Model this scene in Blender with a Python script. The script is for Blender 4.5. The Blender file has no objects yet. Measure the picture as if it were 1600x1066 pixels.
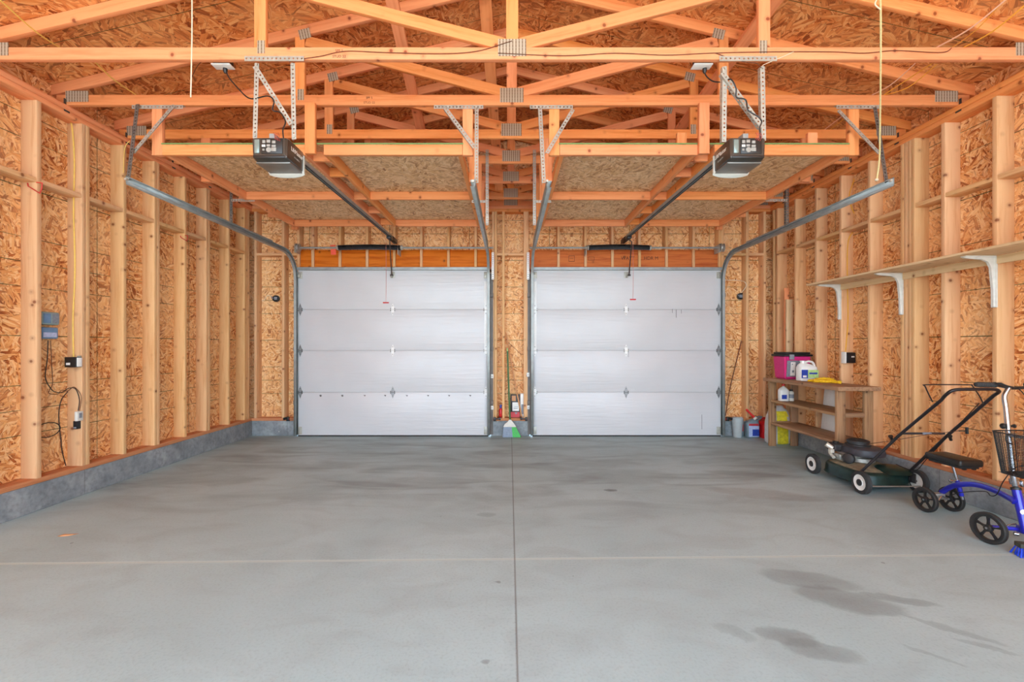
import bpy, bmesh, math, random
from mathutils import Vector, Matrix, Euler
random.seed(7)
S = bpy.context.scene
COL = S.collection
PI = math.pi
# ------------------------------------------------------------------ camera, world, light, exposure
EYE = 1.349
FPX = 690.0
cam_d = bpy.data.cameras.new('camera'); cam = bpy.data.objects.new('camera', cam_d); COL.objects.link(cam)
cam.location = (0, 0, EYE); cam.rotation_euler = (PI/2, 0, 0)
cam_d.sensor_width = 36; cam_d.lens = FPX/1600*36
cam_d.shift_x = 4/1600; cam_d.shift_y = 7/1600
cam_d.clip_start = 0.05; cam_d.clip_end = 200
S.camera = cam
W = bpy.data.worlds.new('sky'); S.world = W; W.use_nodes = True
wn = W.node_tree.nodes; wl = W.node_tree.links
bg = wn['Background']
tc = wn.new('ShaderNodeTexCoord'); sp = wn.new('ShaderNodeSeparateXYZ'); cr = wn.new('ShaderNodeValToRGB')
wl.new(tc.outputs['Generated'], sp.inputs[0]); wl.new(sp.outputs['Z'], cr.inputs[0]); wl.new(cr.outputs[0], bg.inputs[0])
cr.color_ramp.elements[0].position = 0.0; cr.color_ramp.elements[0].color = (0.70, 0.87, 1.0, 1)
cr.color_ramp.elements[1].position = 0.7; cr.color_ramp.elements[1].color = (0.50, 0.68, 0.90, 1)
bg.inputs[1].default_value = 4.6
sun_d = bpy.data.lights.new('sun', 'SUN'); sun_d.energy = 11.0; sun_d.angle = 0.03; sun_d.color = (1.0, 0.94, 0.86)
sun = bpy.data.objects.new('sun', sun_d); COL.objects.link(sun)
sun.rotation_euler = (math.radians(14), math.radians(42), 0)
S.view_settings.view_transform = 'Standard'; S.view_settings.look = 'None'
S.view_settings.gamma = 1.0; S.view_settings.use_curve_mapping = False
S.view_settings.exposure = 0.80
S.cycles.max_bounces = 10; S.cycles.diffuse_bounces = 8
S.cycles.use_denoising = True

# ------------------------------------------------------------------ helpers
def at(px, py, D): return Vector(((px-796)*D/FPX, D, EYE+(540-py)*D/FPX))
def fl(px, py):
    D = FPX*EYE/(py-540); return Vector(((px-796)*D/FPX, D, 0))
def srgb(r, g, b):
    f = lambda c: (c/255/12.92) if c/255 <= 0.04045 else ((c/255+0.055)/1.055)**2.4
    return (f(r), f(g), f(b), 1)
def wm(o):
    M = Matrix.Identity(4)
    while o is not None:
        M = o.matrix_basis @ M; o = o.parent
    return M
def tag(o, label=None, cat=None, group=None, kind=None):
    if label: o['label'] = label
    if cat: o['category'] = cat
    if group: o['group'] = group
    if kind: o['kind'] = kind
    return o
def thing(name, label, cat, loc=(0, 0, 0), rz=0, group=None, kind=None):
    o = bpy.data.objects.new(name, None); COL.objects.link(o)
    o.location = loc; o.rotation_euler = (0, 0, rz); o.empty_display_size = 0.05
    o.matrix_basis = Matrix.Translation(loc) @ Matrix.Rotation(rz, 4, 'Z')
    return tag(o, label, cat, group, kind)
def kids(o): return [c for c in bpy.data.objects if c.parent == o]
def copy_tree(o, parent=None):
    c = o.copy(); COL.objects.link(c); c.parent = parent
    for ch in kids(o): copy_tree(ch, c)
    return c
class MB:
    """collects shapes given in world coordinates, links them as one mesh object"""
    def __init__(s): s.bm = bmesh.new(); s.mi = 0
    def _n(s, f0):
        s.bm.faces.ensure_lookup_table()
        for f in s.bm.faces[f0:]: f.material_index = s.mi
    def box(s, x0, x1, y0, y1, z0, z1, bev=0, M=None, seg=2):
        f0 = len(s.bm.faces)
        r = bmesh.ops.create_cube(s.bm, size=1)
        vs = r['verts']
        bmesh.ops.scale(s.bm, vec=(abs(x1-x0), abs(y1-y0), abs(z1-z0)), verts=vs)
        bmesh.ops.translate(s.bm, vec=((x0+x1)/2, (y0+y1)/2, (z0+z1)/2), verts=vs)
        if M is not None: bmesh.ops.transform(s.bm, matrix=M, verts=vs)
        if bev:
            es = list({e for v in vs for e in v.link_edges})
            bmesh.ops.bevel(s.bm, geom=es, offset=bev, segments=seg, affect='EDGES', profile=0.5)
        s._n(f0); return s
    def ring(s, c, u, v, r, n, rv=None):
        rv = r if rv is None else rv
        return [s.bm.verts.new(Vector(c)+u*(math.cos(2*PI*i/n)*r)+v*(math.sin(2*PI*i/n)*rv)) for i in range(n)]
    def skin(s, rings, caps=True, close=False):
        f0 = len(s.bm.faces)
        m = len(rings)
        for a in range(m if close else m-1):
            A, B = rings[a], rings[(a+1) % m]; n = len(A)
            for i in range(n):
                try: s.bm.faces.new((A[i], A[(i+1) % n], B[(i+1) % n], B[i]))
                except ValueError: pass
        if caps and not close:
            s.bm.faces.new(rings[0][::-1]); s.bm.faces.new(rings[-1])
        s._n(f0); return s
    def cyl(s, p0, p1, r0, r1=None, n=16):
        p0, p1 = Vector(p0), Vector(p1); r1 = r0 if r1 is None else r1
        d = (p1-p0).normalized(); u = d.orthogonal().normalized(); v = d.cross(u)
        return s.skin([s.ring(p0, u, v, r0, n), s.ring(p1, u, v, r1, n)])
    def tube(s, pts, r, n=8, smooth=0, closed=False):
        P = [Vector(p) for p in pts]
        if smooth: P = spline(P, smooth)
        rs = r if isinstance(r, (list, tuple)) else [r]*len(P)
        if len(rs) != len(P): rs = [rs[int(i*(len(rs)-1)/(len(P)-1))] for i in range(len(P))]
        T = []
        for i in range(len(P)):
            if closed: t = P[(i+1) % len(P)]-P[i-1]
            else: t = P[min(i+1, len(P)-1)]-P[max(i-1, 0)]
            T.append(t.normalized())
        u = T[0].orthogonal().normalized(); R = []
        for i, p in enumerate(P):
            u = (u-T[i]*u.dot(T[i])).normalized(); v = T[i].cross(u)
            R.append(s.ring(p, u, v, rs[i], n))
        return s.skin(R, close=closed)
    def lathe(s, prof, c, axis='Z', n=24, M=None):
        c = Vector(c); R = []
        ax = {'X': Vector((1, 0, 0)), 'Y': Vector((0, 1, 0)), 'Z': Vector((0, 0, 1))}[axis] if isinstance(axis, str) else Vector(axis).normalized()
        u = ax.orthogonal().normalized(); v = ax.cross(u)
        for (r, h) in prof: R.append(s.ring(c+ax*h, u, v, max(r, 1e-4), n))
        return s.skin(R)
    def loft(s, secs):
        """secs: list of lists of points with equal counts"""
        return s.skin([[s.bm.verts.new(Vector(p)) for p in sec] for sec in secs])
    def prism(s, poly, d):
        d = Vector(d)
        a = [s.bm.verts.new(Vector(p)) for p in poly]; b = [s.bm.verts.new(Vector(p)+d) for p in poly]
        return s.skin([a, b])
    def quad(s, pts):
        f0 = len(s.bm.faces); s.bm.faces.new([s.bm.verts.new(Vector(p)) for p in pts]); s._n(f0); return s
    def build(s, name, mats, parent=None, smooth=True, solid=0, origin=None, ang=38):
        bm = s.bm
        bmesh.ops.recalc_face_normals(bm, faces=bm.faces[:])
        M = wm(parent) if parent is not None else Matrix.Identity(4)
        L = Matrix.Identity(4)
        if origin is not None: L = Matrix.Translation(M.inverted() @ Vector(origin))
        bm.transform((M @ L).inverted())
        me = bpy.data.meshes.new(name); bm.to_mesh(me); bm.free()
        if not isinstance(mats, (list, tuple)): mats = [mats]
        for m in mats: me.materials.append(m)
        if smooth:
            for p in me.polygons: p.use_smooth = True
            me.set_sharp_from_angle(angle=math.radians(ang))
        o = bpy.data.objects.new(name, me); COL.objects.link(o)
        if parent is not None: o.parent = parent
        o.matrix_basis = L
        if solid:
            md = o.modifiers.new('solid', 'SOLIDIFY'); md.thickness = solid; md.offset = 0
        return o
def spline(P, k):
    out = []
    n = len(P)
    for i in range(n-1):
        p0, p1, p2, p3 = P[max(i-1, 0)], P[i], P[i+1], P[min(i+2, n-1)]
        for j in range(k):
            t = j/k
            out.append(0.5*((2*p1)+(p2-p0)*t+(2*p0-5*p1+4*p2-p3)*t*t+(3*p1-p0-3*p2+p3)*t**3))
    out.append(P[-1]); return out
def board(name, p0, p1, h, t, mat, parent=None, up=(0, 0, 1), bev=0.003):
    """a length of lumber from p0 to p1; h across 'up', t across the third direction; grain runs along local X"""
    p0, p1 = Vector(p0), Vector(p1); L = (p1-p0).length
    x = (p1-p0).normalized(); z = Vector(up); z = (z-x*z.dot(x)).normalized(); y = z.cross(x)
    R = Matrix((x, y, z)).transposed().to_4x4(); M = Matrix.Translation((p0+p1)/2) @ R
    bm = bmesh.new(); bmesh.ops.create_cube(bm, size=1)
    bmesh.ops.scale(bm, vec=(L, t, h), verts=bm.verts[:])
    if bev:
        es = [e for e in bm.edges if abs((e.verts[0].co-e.verts[1].co).x) > L*0.5]
        bmesh.ops.bevel(bm, geom=es, offset=min(bev, t*0.2, h*0.2), segments=2, affect='EDGES', profile=0.5)
    me = bpy.data.meshes.new(name); bm.to_mesh(me); bm.free(); me.materials.append(mat)
    for p in me.polygons: p.use_smooth = True
    me.set_sharp_from_angle(angle=math.radians(50))
    o = bpy.data.objects.new(name, me); COL.objects.link(o)
    if parent is not None:
        o.parent = parent; o.matrix_basis = wm(parent).inverted() @ M
    else: o.matrix_basis = M
    return o
def vboard(name, x0, x1, y0, y1, z0, z1, mat, parent=None):   # upright stud
    return board(name, ((x0+x1)/2, (y0+y1)/2, z0), ((x0+x1)/2, (y0+y1)/2, z1), abs(x1-x0), abs(y1-y0), mat, parent, up=(1, 0, 0))
def text(name, body, size, M, mat, parent, ext=0.0006):
    cu = bpy.data.curves.new(name, 'FONT'); cu.body = body; cu.size = size; cu.extrude = ext
    cu.align_x = 'CENTER'; cu.align_y = 'CENTER'
    t = bpy.data.objects.new('tmp_text', cu); COL.objects.link(t)
    bpy.context.view_layer.update()
    me = bpy.data.meshes.new_from_object(t.evaluated_get(bpy.context.evaluated_depsgraph_get()))
    bpy.data.objects.remove(t); bpy.data.curves.remove(cu)
    me.name = name; me.materials.clear(); me.materials.append(mat)
    o = bpy.data.objects.new(name, me); COL.objects.link(o)
    if parent is not None:
        o.parent = parent; o.matrix_basis = wm(parent).inverted() @ M
    else: o.matrix_basis = M
    return o
def frame(o, x, y):
    x = Vector(x).normalized(); y = Vector(y).normalized(); z = x.cross(y)
    return Matrix.Translation(o) @ Matrix((x, y, z)).transposed().to_4x4()

# ------------------------------------------------------------------ materials
def nt(name):
    m = bpy.data.materials.new(name); m.use_nodes = True
    N = m.node_tree.nodes; L = m.node_tree.links; b = N['Principled BSDF']
    return m, N, L, b
def nd(N, t, **k):
    n = N.new(t)
    for a, v in k.items(): setattr(n, a, v)
    return n
def math_(N, L, op, a, b=None, c=None, clamp=False):
    n = N.new('ShaderNodeMath'); n.operation = op; n.use_clamp = clamp
    for i, v in enumerate((a, b, c)):
        if v is None: continue
        if isinstance(v, (int, float)): n.inputs[i].default_value = v
        else: L.new(v, n.inputs[i])
    return n.outputs[0]
def mixc(N, L, fac, a, b, mode='MIX'):
    n = N.new('ShaderNodeMix'); n.data_type = 'RGBA'; n.blend_type = mode
    for i, v in ((0, fac), (6, a), (7, b)):
        if isinstance(v, (int, float)): n.inputs[i].default_value = v
        elif isinstance(v, tuple): n.inputs[i].default_value = v
        else: L.new(v, n.inputs[i])
    return n.outputs[2]
def ramp(N, L, fac, stops, interp='LINEAR'):
    n = N.new('ShaderNodeValToRGB'); e = n.color_ramp; e.interpolation = interp
    while len(e.elements) < len(stops): e.elements.new(0.5)
    for i, (p, c) in enumerate(stops): e.elements[i].position = p; e.elements[i].color = c
    L.new(fac, n.inputs[0]); return n.outputs[0]
def plain(name, c, rough=0.5, metal=0.0, var=0.10, scale=30, bump=0.0, alpha=1.0, trans=0.0, spec=None, coat=0.0):
    m, N, L, b = nt(name)
    t = nd(N, 'ShaderNodeTexCoord'); n = nd(N, 'ShaderNodeTexNoise'); n.inputs['Scale'].default_value = scale
    n.inputs['Detail'].default_value = 4; L.new(t.outputs['Object'], n.inputs['Vector'])
    lo = tuple(x*(1-var) for x in c[:3])+(1,); hi = tuple(min(1, x*(1+var)) for x in c[:3])+(1,)
    L.new(ramp(N, L, n.outputs['Fac'], [(0.3, lo), (0.7, hi)]), b.inputs['Base Color'])
    b.inputs['Roughness'].default_value = rough; b.inputs['Metallic'].default_value = metal
    if trans: b.inputs['Transmission Weight'].default_value = trans
    if coat: b.inputs['Coat Weight'].default_value = coat
    if alpha < 1: b.inputs['Alpha'].default_value = alpha
    if bump:
        bp = nd(N, 'ShaderNodeBump'); bp.inputs['Strength'].default_value = bump; bp.inputs['Distance'].default_value = 0.01
        L.new(n.outputs['Fac'], bp.inputs['Height']); L.new(bp.outputs[0], b.inputs['Normal'])
    return m
def lumber(name, light, dark, knot=srgb(120, 66, 34), rough=0.65, var=0.5, grain=1.0):
    m, N, L, b = nt(name)
    t = nd(N, 'ShaderNodeTexCoord'); oi = nd(N, 'ShaderNodeObjectInfo')
    mul = math_(N, L, 'MULTIPLY', oi.outputs['Random'], 91.0)
    add = nd(N, 'ShaderNodeVectorMath', operation='ADD'); L.new(t.outputs['Object'], add.inputs[0])
    cb = nd(N, 'ShaderNodeCombineXYZ'); L.new(mul, cb.inputs[0]); L.new(mul, cb.inputs[1]); L.new(mul, cb.inputs[2]); L.new(cb.outputs[0], add.inputs[1])
    # wobble so that the grain flows round the knots
    nz = nd(N, 'ShaderNodeTexNoise'); nz.inputs['Scale'].default_value = 3.0; nz.inputs['Detail'].default_value = 2; L.new(add.outputs[0], nz.inputs['Vector'])
    ad2 = nd(N, 'ShaderNodeVectorMath', operation='MULTIPLY_ADD'); L.new(nz.outputs['Color'], ad2.inputs[0]); ad2.inputs[1].default_value = (0.05, 0.03, 0.03); L.new(add.outputs[0], ad2.inputs[2])
    mp = nd(N, 'ShaderNodeMapping'); mp.inputs['Scale'].default_value = (1.6, 34, 34); L.new(ad2.outputs[0], mp.inputs['Vector'])
    g = nd(N, 'ShaderNodeTexNoise'); g.inputs['Scale'].default_value = 1.0; g.inputs['Detail'].default_value = 5; g.inputs['Roughness'].default_value = 0.6; L.new(mp.outputs[0], g.inputs['Vector'])
    c0 = ramp(N, L, g.outputs['Fac'], [(0.30, dark), (0.52, tuple(light[i]*0.93+dark[i]*0.07 for i in range(4))), (0.70, light)])
    # broad bands
    mp2 = nd(N, 'ShaderNodeMapping'); mp2.inputs['Scale'].default_value = (0.5, 7, 7); L.new(add.outputs[0], mp2.inputs['Vector'])
    g2 = nd(N, 'ShaderNodeTexNoise'); g2.inputs['Scale'].default_value = 1.0; g2.inputs['Detail'].default_value = 2; L.new(mp2.outputs[0], g2.inputs['Vector'])
    f2 = math_(N, L, 'MULTIPLY', math_(N, L, 'SUBTRACT', g2.outputs['Fac'], 0.42, clamp=True), 0.8, clamp=True)
    c1 = mixc(N, L, f2, c0, dark)
    # knots
    mp3 = nd(N, 'ShaderNodeMapping'); mp3.inputs['Scale'].default_value = (8.0, 7.0, 7.0); L.new(add.outputs[0], mp3.inputs['Vector'])
    v = nd(N, 'ShaderNodeTexVoronoi'); v.inputs['Scale'].default_value = 1.0; v.inputs['Randomness'].default_value = 1.0; L.new(mp3.outputs[0], v.inputs['Vector'])
    sx = nd(N, 'ShaderNodeSeparateColor'); L.new(v.outputs['Color'], sx.inputs[0])
    pick = math_(N, L, 'LESS_THAN', sx.outputs[0], 0.85)
    kf = math_(N, L, 'MULTIPLY', ramp(N, L, v.outputs['Distance'], [(0.0, (1, 1, 1, 1)), (0.08, (0.85, 0.85, 0.85, 1)), (0.125, (0.25, 0.25, 0.25, 1)), (0.25, (0, 0, 0, 1))]), pick)
    c2 = mixc(N, L, kf, c1, knot)
    # board to board difference
    hs = nd(N, 'ShaderNodeHueSaturation'); L.new(c2, hs.inputs['Color'])
    L.new(math_(N, L, 'MULTIPLY_ADD', oi.outputs['Random'], 0.16*var*2, 1-0.08*var*2), hs.inputs['Value'])
    r2 = math_(N, L, 'FRACT', math_(N, L, 'MULTIPLY', oi.outputs['Random'], 17.3))
    L.new(math_(N, L, 'MULTIPLY_ADD', r2, 0.008, 0.496), hs.inputs['Hue'])
    L.new(math_(N, L, 'MULTIPLY_ADD', r2, 0.09*var*2, 1-0.045*var*2), hs.inputs['Saturation'])
    L.new(hs.outputs[0], b.inputs['Base Color']); b.inputs['Roughness'].default_value = rough
    b.inputs['Specular IOR Level'].default_value = 0.25
    bp = nd(N, 'ShaderNodeBump'); bp.inputs['Strength'].default_value = 0.12*grain; bp.inputs['Distance'].default_value = 0.004
    L.new(g.outputs['Fac'], bp.inputs['Height']); L.new(bp.outputs[0], b.inputs['Normal'])
    return m
def osb(name, axes, cols, lines=True, flake=1.0, vline=1.22, base=0.21):
    """strand board: patches of strands lying every way, in several tones"""
    m, N, L, b = nt(name)
    t = nd(N, 'ShaderNodeTexCoord'); s = nd(N, 'ShaderNodeSeparateXYZ'); L.new(t.outputs['Object'], s.inputs[0])
    u, v = s.outputs['XYZ'.index(axes[0])], s.outputs['XYZ'.index(axes[1])]
    cb = nd(N, 'ShaderNodeCombineXYZ'); L.new(u, cb.inputs[0]); L.new(v, cb.inputs[1])
    nz = nd(N, 'ShaderNodeTexNoise'); nz.inputs['Scale'].default_value = 6.0; nz.inputs['Detail'].default_value = 3; L.new(cb.outputs[0], nz.inputs['Vector'])
    ma = nd(N, 'ShaderNodeVectorMath', operation='MULTIPLY_ADD'); L.new(nz.outputs['Color'], ma.inputs[0]); ma.inputs[1].default_value = (0.03, 0.03, 0); L.new(cb.outputs[0], ma.inputs[2])
    def layer(sc, off, seed):
        a = nd(N, 'ShaderNodeTexVoronoi'); a.inputs['Scale'].default_value = sc; a.voronoi_dimensions = '2D'
        o = nd(N, 'ShaderNodeVectorMath', operation='ADD'); o.inputs[1].default_value = (seed, seed*1.7, 0); L.new(ma.outputs[0], o.inputs[0]); L.new(o.outputs[0], a.inputs['Vector'])
        sc2 = nd(N, 'ShaderNodeSeparateColor'); L.new(a.outputs['Color'], sc2.inputs[0])
        ang = math_(N, L, 'MULTIPLY_ADD', sc2.outputs[0], 3.1, off)
        vr = nd(N, 'ShaderNodeVectorRotate'); vr.rotation_type = 'Z_AXIS'; L.new(o.outputs[0], vr.inputs['Vector']); L.new(ang, vr.inputs['Angle'])
        mp = nd(N, 'ShaderNodeMapping'); mp.inputs['Scale'].default_value = (7*flake, 36*flake, 1); L.new(vr.outputs[0], mp.inputs['Vector'])
        k = nd(N, 'ShaderNodeTexVoronoi'); k.voronoi_dimensions = '2D'; k.inputs['Scale'].default_value = 1; L.new(mp.outputs[0], k.inputs['Vector'])
        s3 = nd(N, 'ShaderNodeSeparateColor'); L.new(k.outputs['Color'], s3.inputs[0])
        mg = nd(N, 'ShaderNodeMapping'); mg.inputs['Scale'].default_value = (9*flake, 150*flake, 1); L.new(vr.outputs[0], mg.inputs['Vector'])
        g = nd(N, 'ShaderNodeTexNoise'); g.noise_dimensions = '2D'; g.inputs['Scale'].default_value = 1; g.inputs['Detail'].default_value = 2; L.new(mg.outputs[0], g.inputs['Vector'])
        return s3.outputs[0], s3.outputs[1], g.outputs['Fac'], k.outputs['Distance']
    a0, a1, ag, ad = layer(7.0*flake, -0.4, 0.0); b0, b1, bg_, bd = layer(9.0*flake, 0.7, 13.7); c0_, c1_, cg_, cd_ = layer(5.5*flake, 1.9, 31.3)
    top = math_(N, L, 'GREATER_THAN', b1, 0.52)
    def pickv(x, y):
        n = nd(N, 'ShaderNodeMix'); n.data_type = 'FLOAT'; L.new(top, n.inputs[0]); L.new(x, n.inputs[2]); L.new(y, n.inputs[3]); return n.outputs[0]
    tone = pickv(a0, b0); g = pickv(ag, bg_); dd = pickv(ad, bd)
    top = math_(N, L, 'GREATER_THAN', c1_, 0.62); tone = pickv(tone, c0_); g = pickv(g, cg_); dd = pickv(dd, cd_)
    tone = math_(N, L, 'ADD', tone, math_(N, L, 'MULTIPLY', math_(N, L, 'SUBTRACT', g, 0.5), 0.7), clamp=True)
    n = len(cols); c = ramp(N, L, tone, [(p, k) for p, k in cols])
    ed = math_(N, L, 'MULTIPLY', ramp(N, L, dd, [(0.55, (0, 0, 0, 1)), (0.95, (1, 1, 1, 1))]), 0.6)
    c = mixc(N, L, ed, c, cols[0][1])
    bign = nd(N, 'ShaderNodeTexNoise'); bign.inputs['Scale'].default_value = 2.2; L.new(cb.outputs[0], bign.inputs['Vector'])
    c = mixc(N, L, math_(N, L, 'MULTIPLY', math_(N, L, 'SUBTRACT', bign.outputs['Fac'], 0.4, clamp=True), 1.2, clamp=True), c, cols[-2][1])
    if lines:
        ms = None
        vv = math_(N, L, 'SUBTRACT', v, base)
        for off, wd in ((0, 0.0040), (0.406, 0.0030), (0.610, 0.0030), (0.813, 0.0030)):
            q = math_(N, L, 'FRACT', math_(N, L, 'ADD', math_(N, L, 'DIVIDE', math_(N, L, 'SUBTRACT', vv, off), 1.219), 0.5))
            d = math_(N, L, 'MULTIPLY', math_(N, L, 'ABSOLUTE', math_(N, L, 'SUBTRACT', q, 0.5)), 1.219)
            k = math_(N, L, 'LESS_THAN', d, wd); ms = k if ms is None else math_(N, L, 'MAXIMUM', ms, k)
        if vline:
            q = math_(N, L, 'FRACT', math_(N, L, 'DIVIDE', u, vline)); d = math_(N, L, 'MULTIPLY', math_(N, L, 'ABSOLUTE', math_(N, L, 'SUBTRACT', q, 0.5)), vline)
            ms = math_(N, L, 'MAXIMUM', ms, math_(N, L, 'LESS_THAN', d, 0.003))
        wk = ramp(N, L, nz.outputs['Fac'], [(0.35, (0.55, 0.55, 0.55, 1)), (0.50, (0.95, 0.95, 0.95, 1))])
        c = mixc(N, L, math_(N, L, 'MULTIPLY', ms, wk), c, srgb(66, 72, 38))
    L.new(c, b.inputs['Base Color']); b.inputs['Roughness'].default_value = 0.62; b.inputs['Specular IOR Level'].default_value = 0.3
    bp = nd(N, 'ShaderNodeBump'); bp.inputs['Strength'].default_value = 0.25; bp.inputs['Distance'].default_value = 0.004
    L.new(tone, bp.inputs['Height']); L.new(bp.outputs[0], b.inputs['Normal'])
    return m
STUD = lumber('stud_lumber', srgb(226, 180, 130), srgb(210, 155, 102), knot=srgb(130, 74, 42))
TRUSS = lumber('truss_lumber', srgb(234, 154, 96), srgb(216, 130, 72), knot=srgb(136, 66, 32))
PLATE = lumber('plate_lumber', srgb(206, 140, 96), srgb(176, 104, 66))
HEADER = lumber('header_lumber', srgb(214, 120, 58), srgb(176, 80, 34), var=0.9)
SHELFW = lumber('weathered_lumber', srgb(172, 132, 96), srgb(128, 92, 66), knot=srgb(84, 56, 40))
PARTICLE = lumber('pale_shelf_board', srgb(222, 190, 148), srgb(206, 170, 126), var=0.2)
OSBW = osb('wall_strand_board', 'YZ', [(0.0, srgb(138, 68, 28)), (0.13, srgb(190, 108, 52)), (0.27, srgb(222, 152, 88)), (0.55, srgb(234, 174, 110)), (0.82, srgb(246, 208, 154)), (1.0, srgb(204, 124, 64))], flake=1.6)
OSBB = osb('end_strand_board', 'XZ', [(0.0, srgb(150, 82, 38)), (0.12, srgb(200, 122, 62)), (0.27, srgb(226, 160, 96)), (0.55, srgb(236, 180, 116)), (0.82, srgb(246, 210, 158)), (1.0, srgb(214, 138, 76))], flake=1.6)
OSBR = osb('roof_strand_board', 'XY', [(0.0, srgb(128, 60, 24)), (0.15, srgb(180, 94, 42)), (0.32, srgb(212, 130, 66)), (0.60, srgb(224, 148, 82)), (0.84, srgb(240, 184, 120)), (1.0, srgb(194, 104, 48))], flake=1.2, vline=0)
OSBD = osb('deck_strand_board', 'XY', [(0.0, srgb(150, 96, 58)), (0.10, srgb(186, 136, 90)), (0.34, srgb(214, 168, 116)), (0.62, srgb(226, 184, 134)), (0.86, srgb(238, 206, 162)), (1.0, srgb(196, 144, 96))], lines=False, flake=1.4)
GALV = plain('galvanised_steel', srgb(178, 174, 162), 0.45, 0.35, 0.15, 25)
STEEL = plain('track_steel', srgb(150, 153, 150), 0.42, 0.35, 0.15, 12)
DSTEEL = plain('dark_steel', srgb(82, 76, 74), 0.45, 0.6, 0.2, 20)
BLACK = plain('black_plastic', srgb(28, 27, 27), 0.45, 0, 0.2)
BLACKM = plain('black_painted_metal', srgb(34, 34, 36), 0.4, 0.2, 0.25, 20)
RUBBER = plain('rubber', srgb(46, 45, 44), 0.8, 0, 0.25, 40, 0.2)
WHITE = plain('white_plastic', srgb(232, 230, 224), 0.4, 0, 0.03)
OFFW = plain('off_white_plastic', srgb(214, 210, 200), 0.5, 0, 0.06)
CHROME = plain('chrome', srgb(184, 184, 190), 0.24, 1.0, 0.05)
ALU = plain('cast_aluminium', srgb(176, 172, 164), 0.45, 0.7, 0.2, 30)
RED = plain('red_plastic', srgb(206, 30, 36), 0.4, 0, 0.08)
ORANGE = plain('red_orange_tag', srgb(232, 84, 60), 0.6, 0, 0.06)
BLUE = plain('blue_painted_metal', srgb(34, 40, 176), 0.28, 0.25, 0.08, 10, coat=0.5)
BLUEP = plain('blue_bristle', srgb(28, 64, 196), 0.5, 0, 0.15)
GREEND = plain('dark_green_deck_paint', srgb(16, 44, 40), 0.36, 0.2, 0.45, 16)
YELLOW = plain('yellow_cable', srgb(232, 196, 96), 0.5, 0, 0.08)
CORDW = plain('pale_cord', srgb(226, 212, 184), 0.6, 0, 0.05)
WIRE = plain('brown_wire', srgb(96, 52, 28), 0.6, 0, 0.2)
WIREK = plain('black_wire', srgb(44, 34, 30), 0.6, 0, 0.2)
INK = plain('stamp_ink', srgb(60, 34, 22), 0.8, 0, 0.2)
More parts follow.
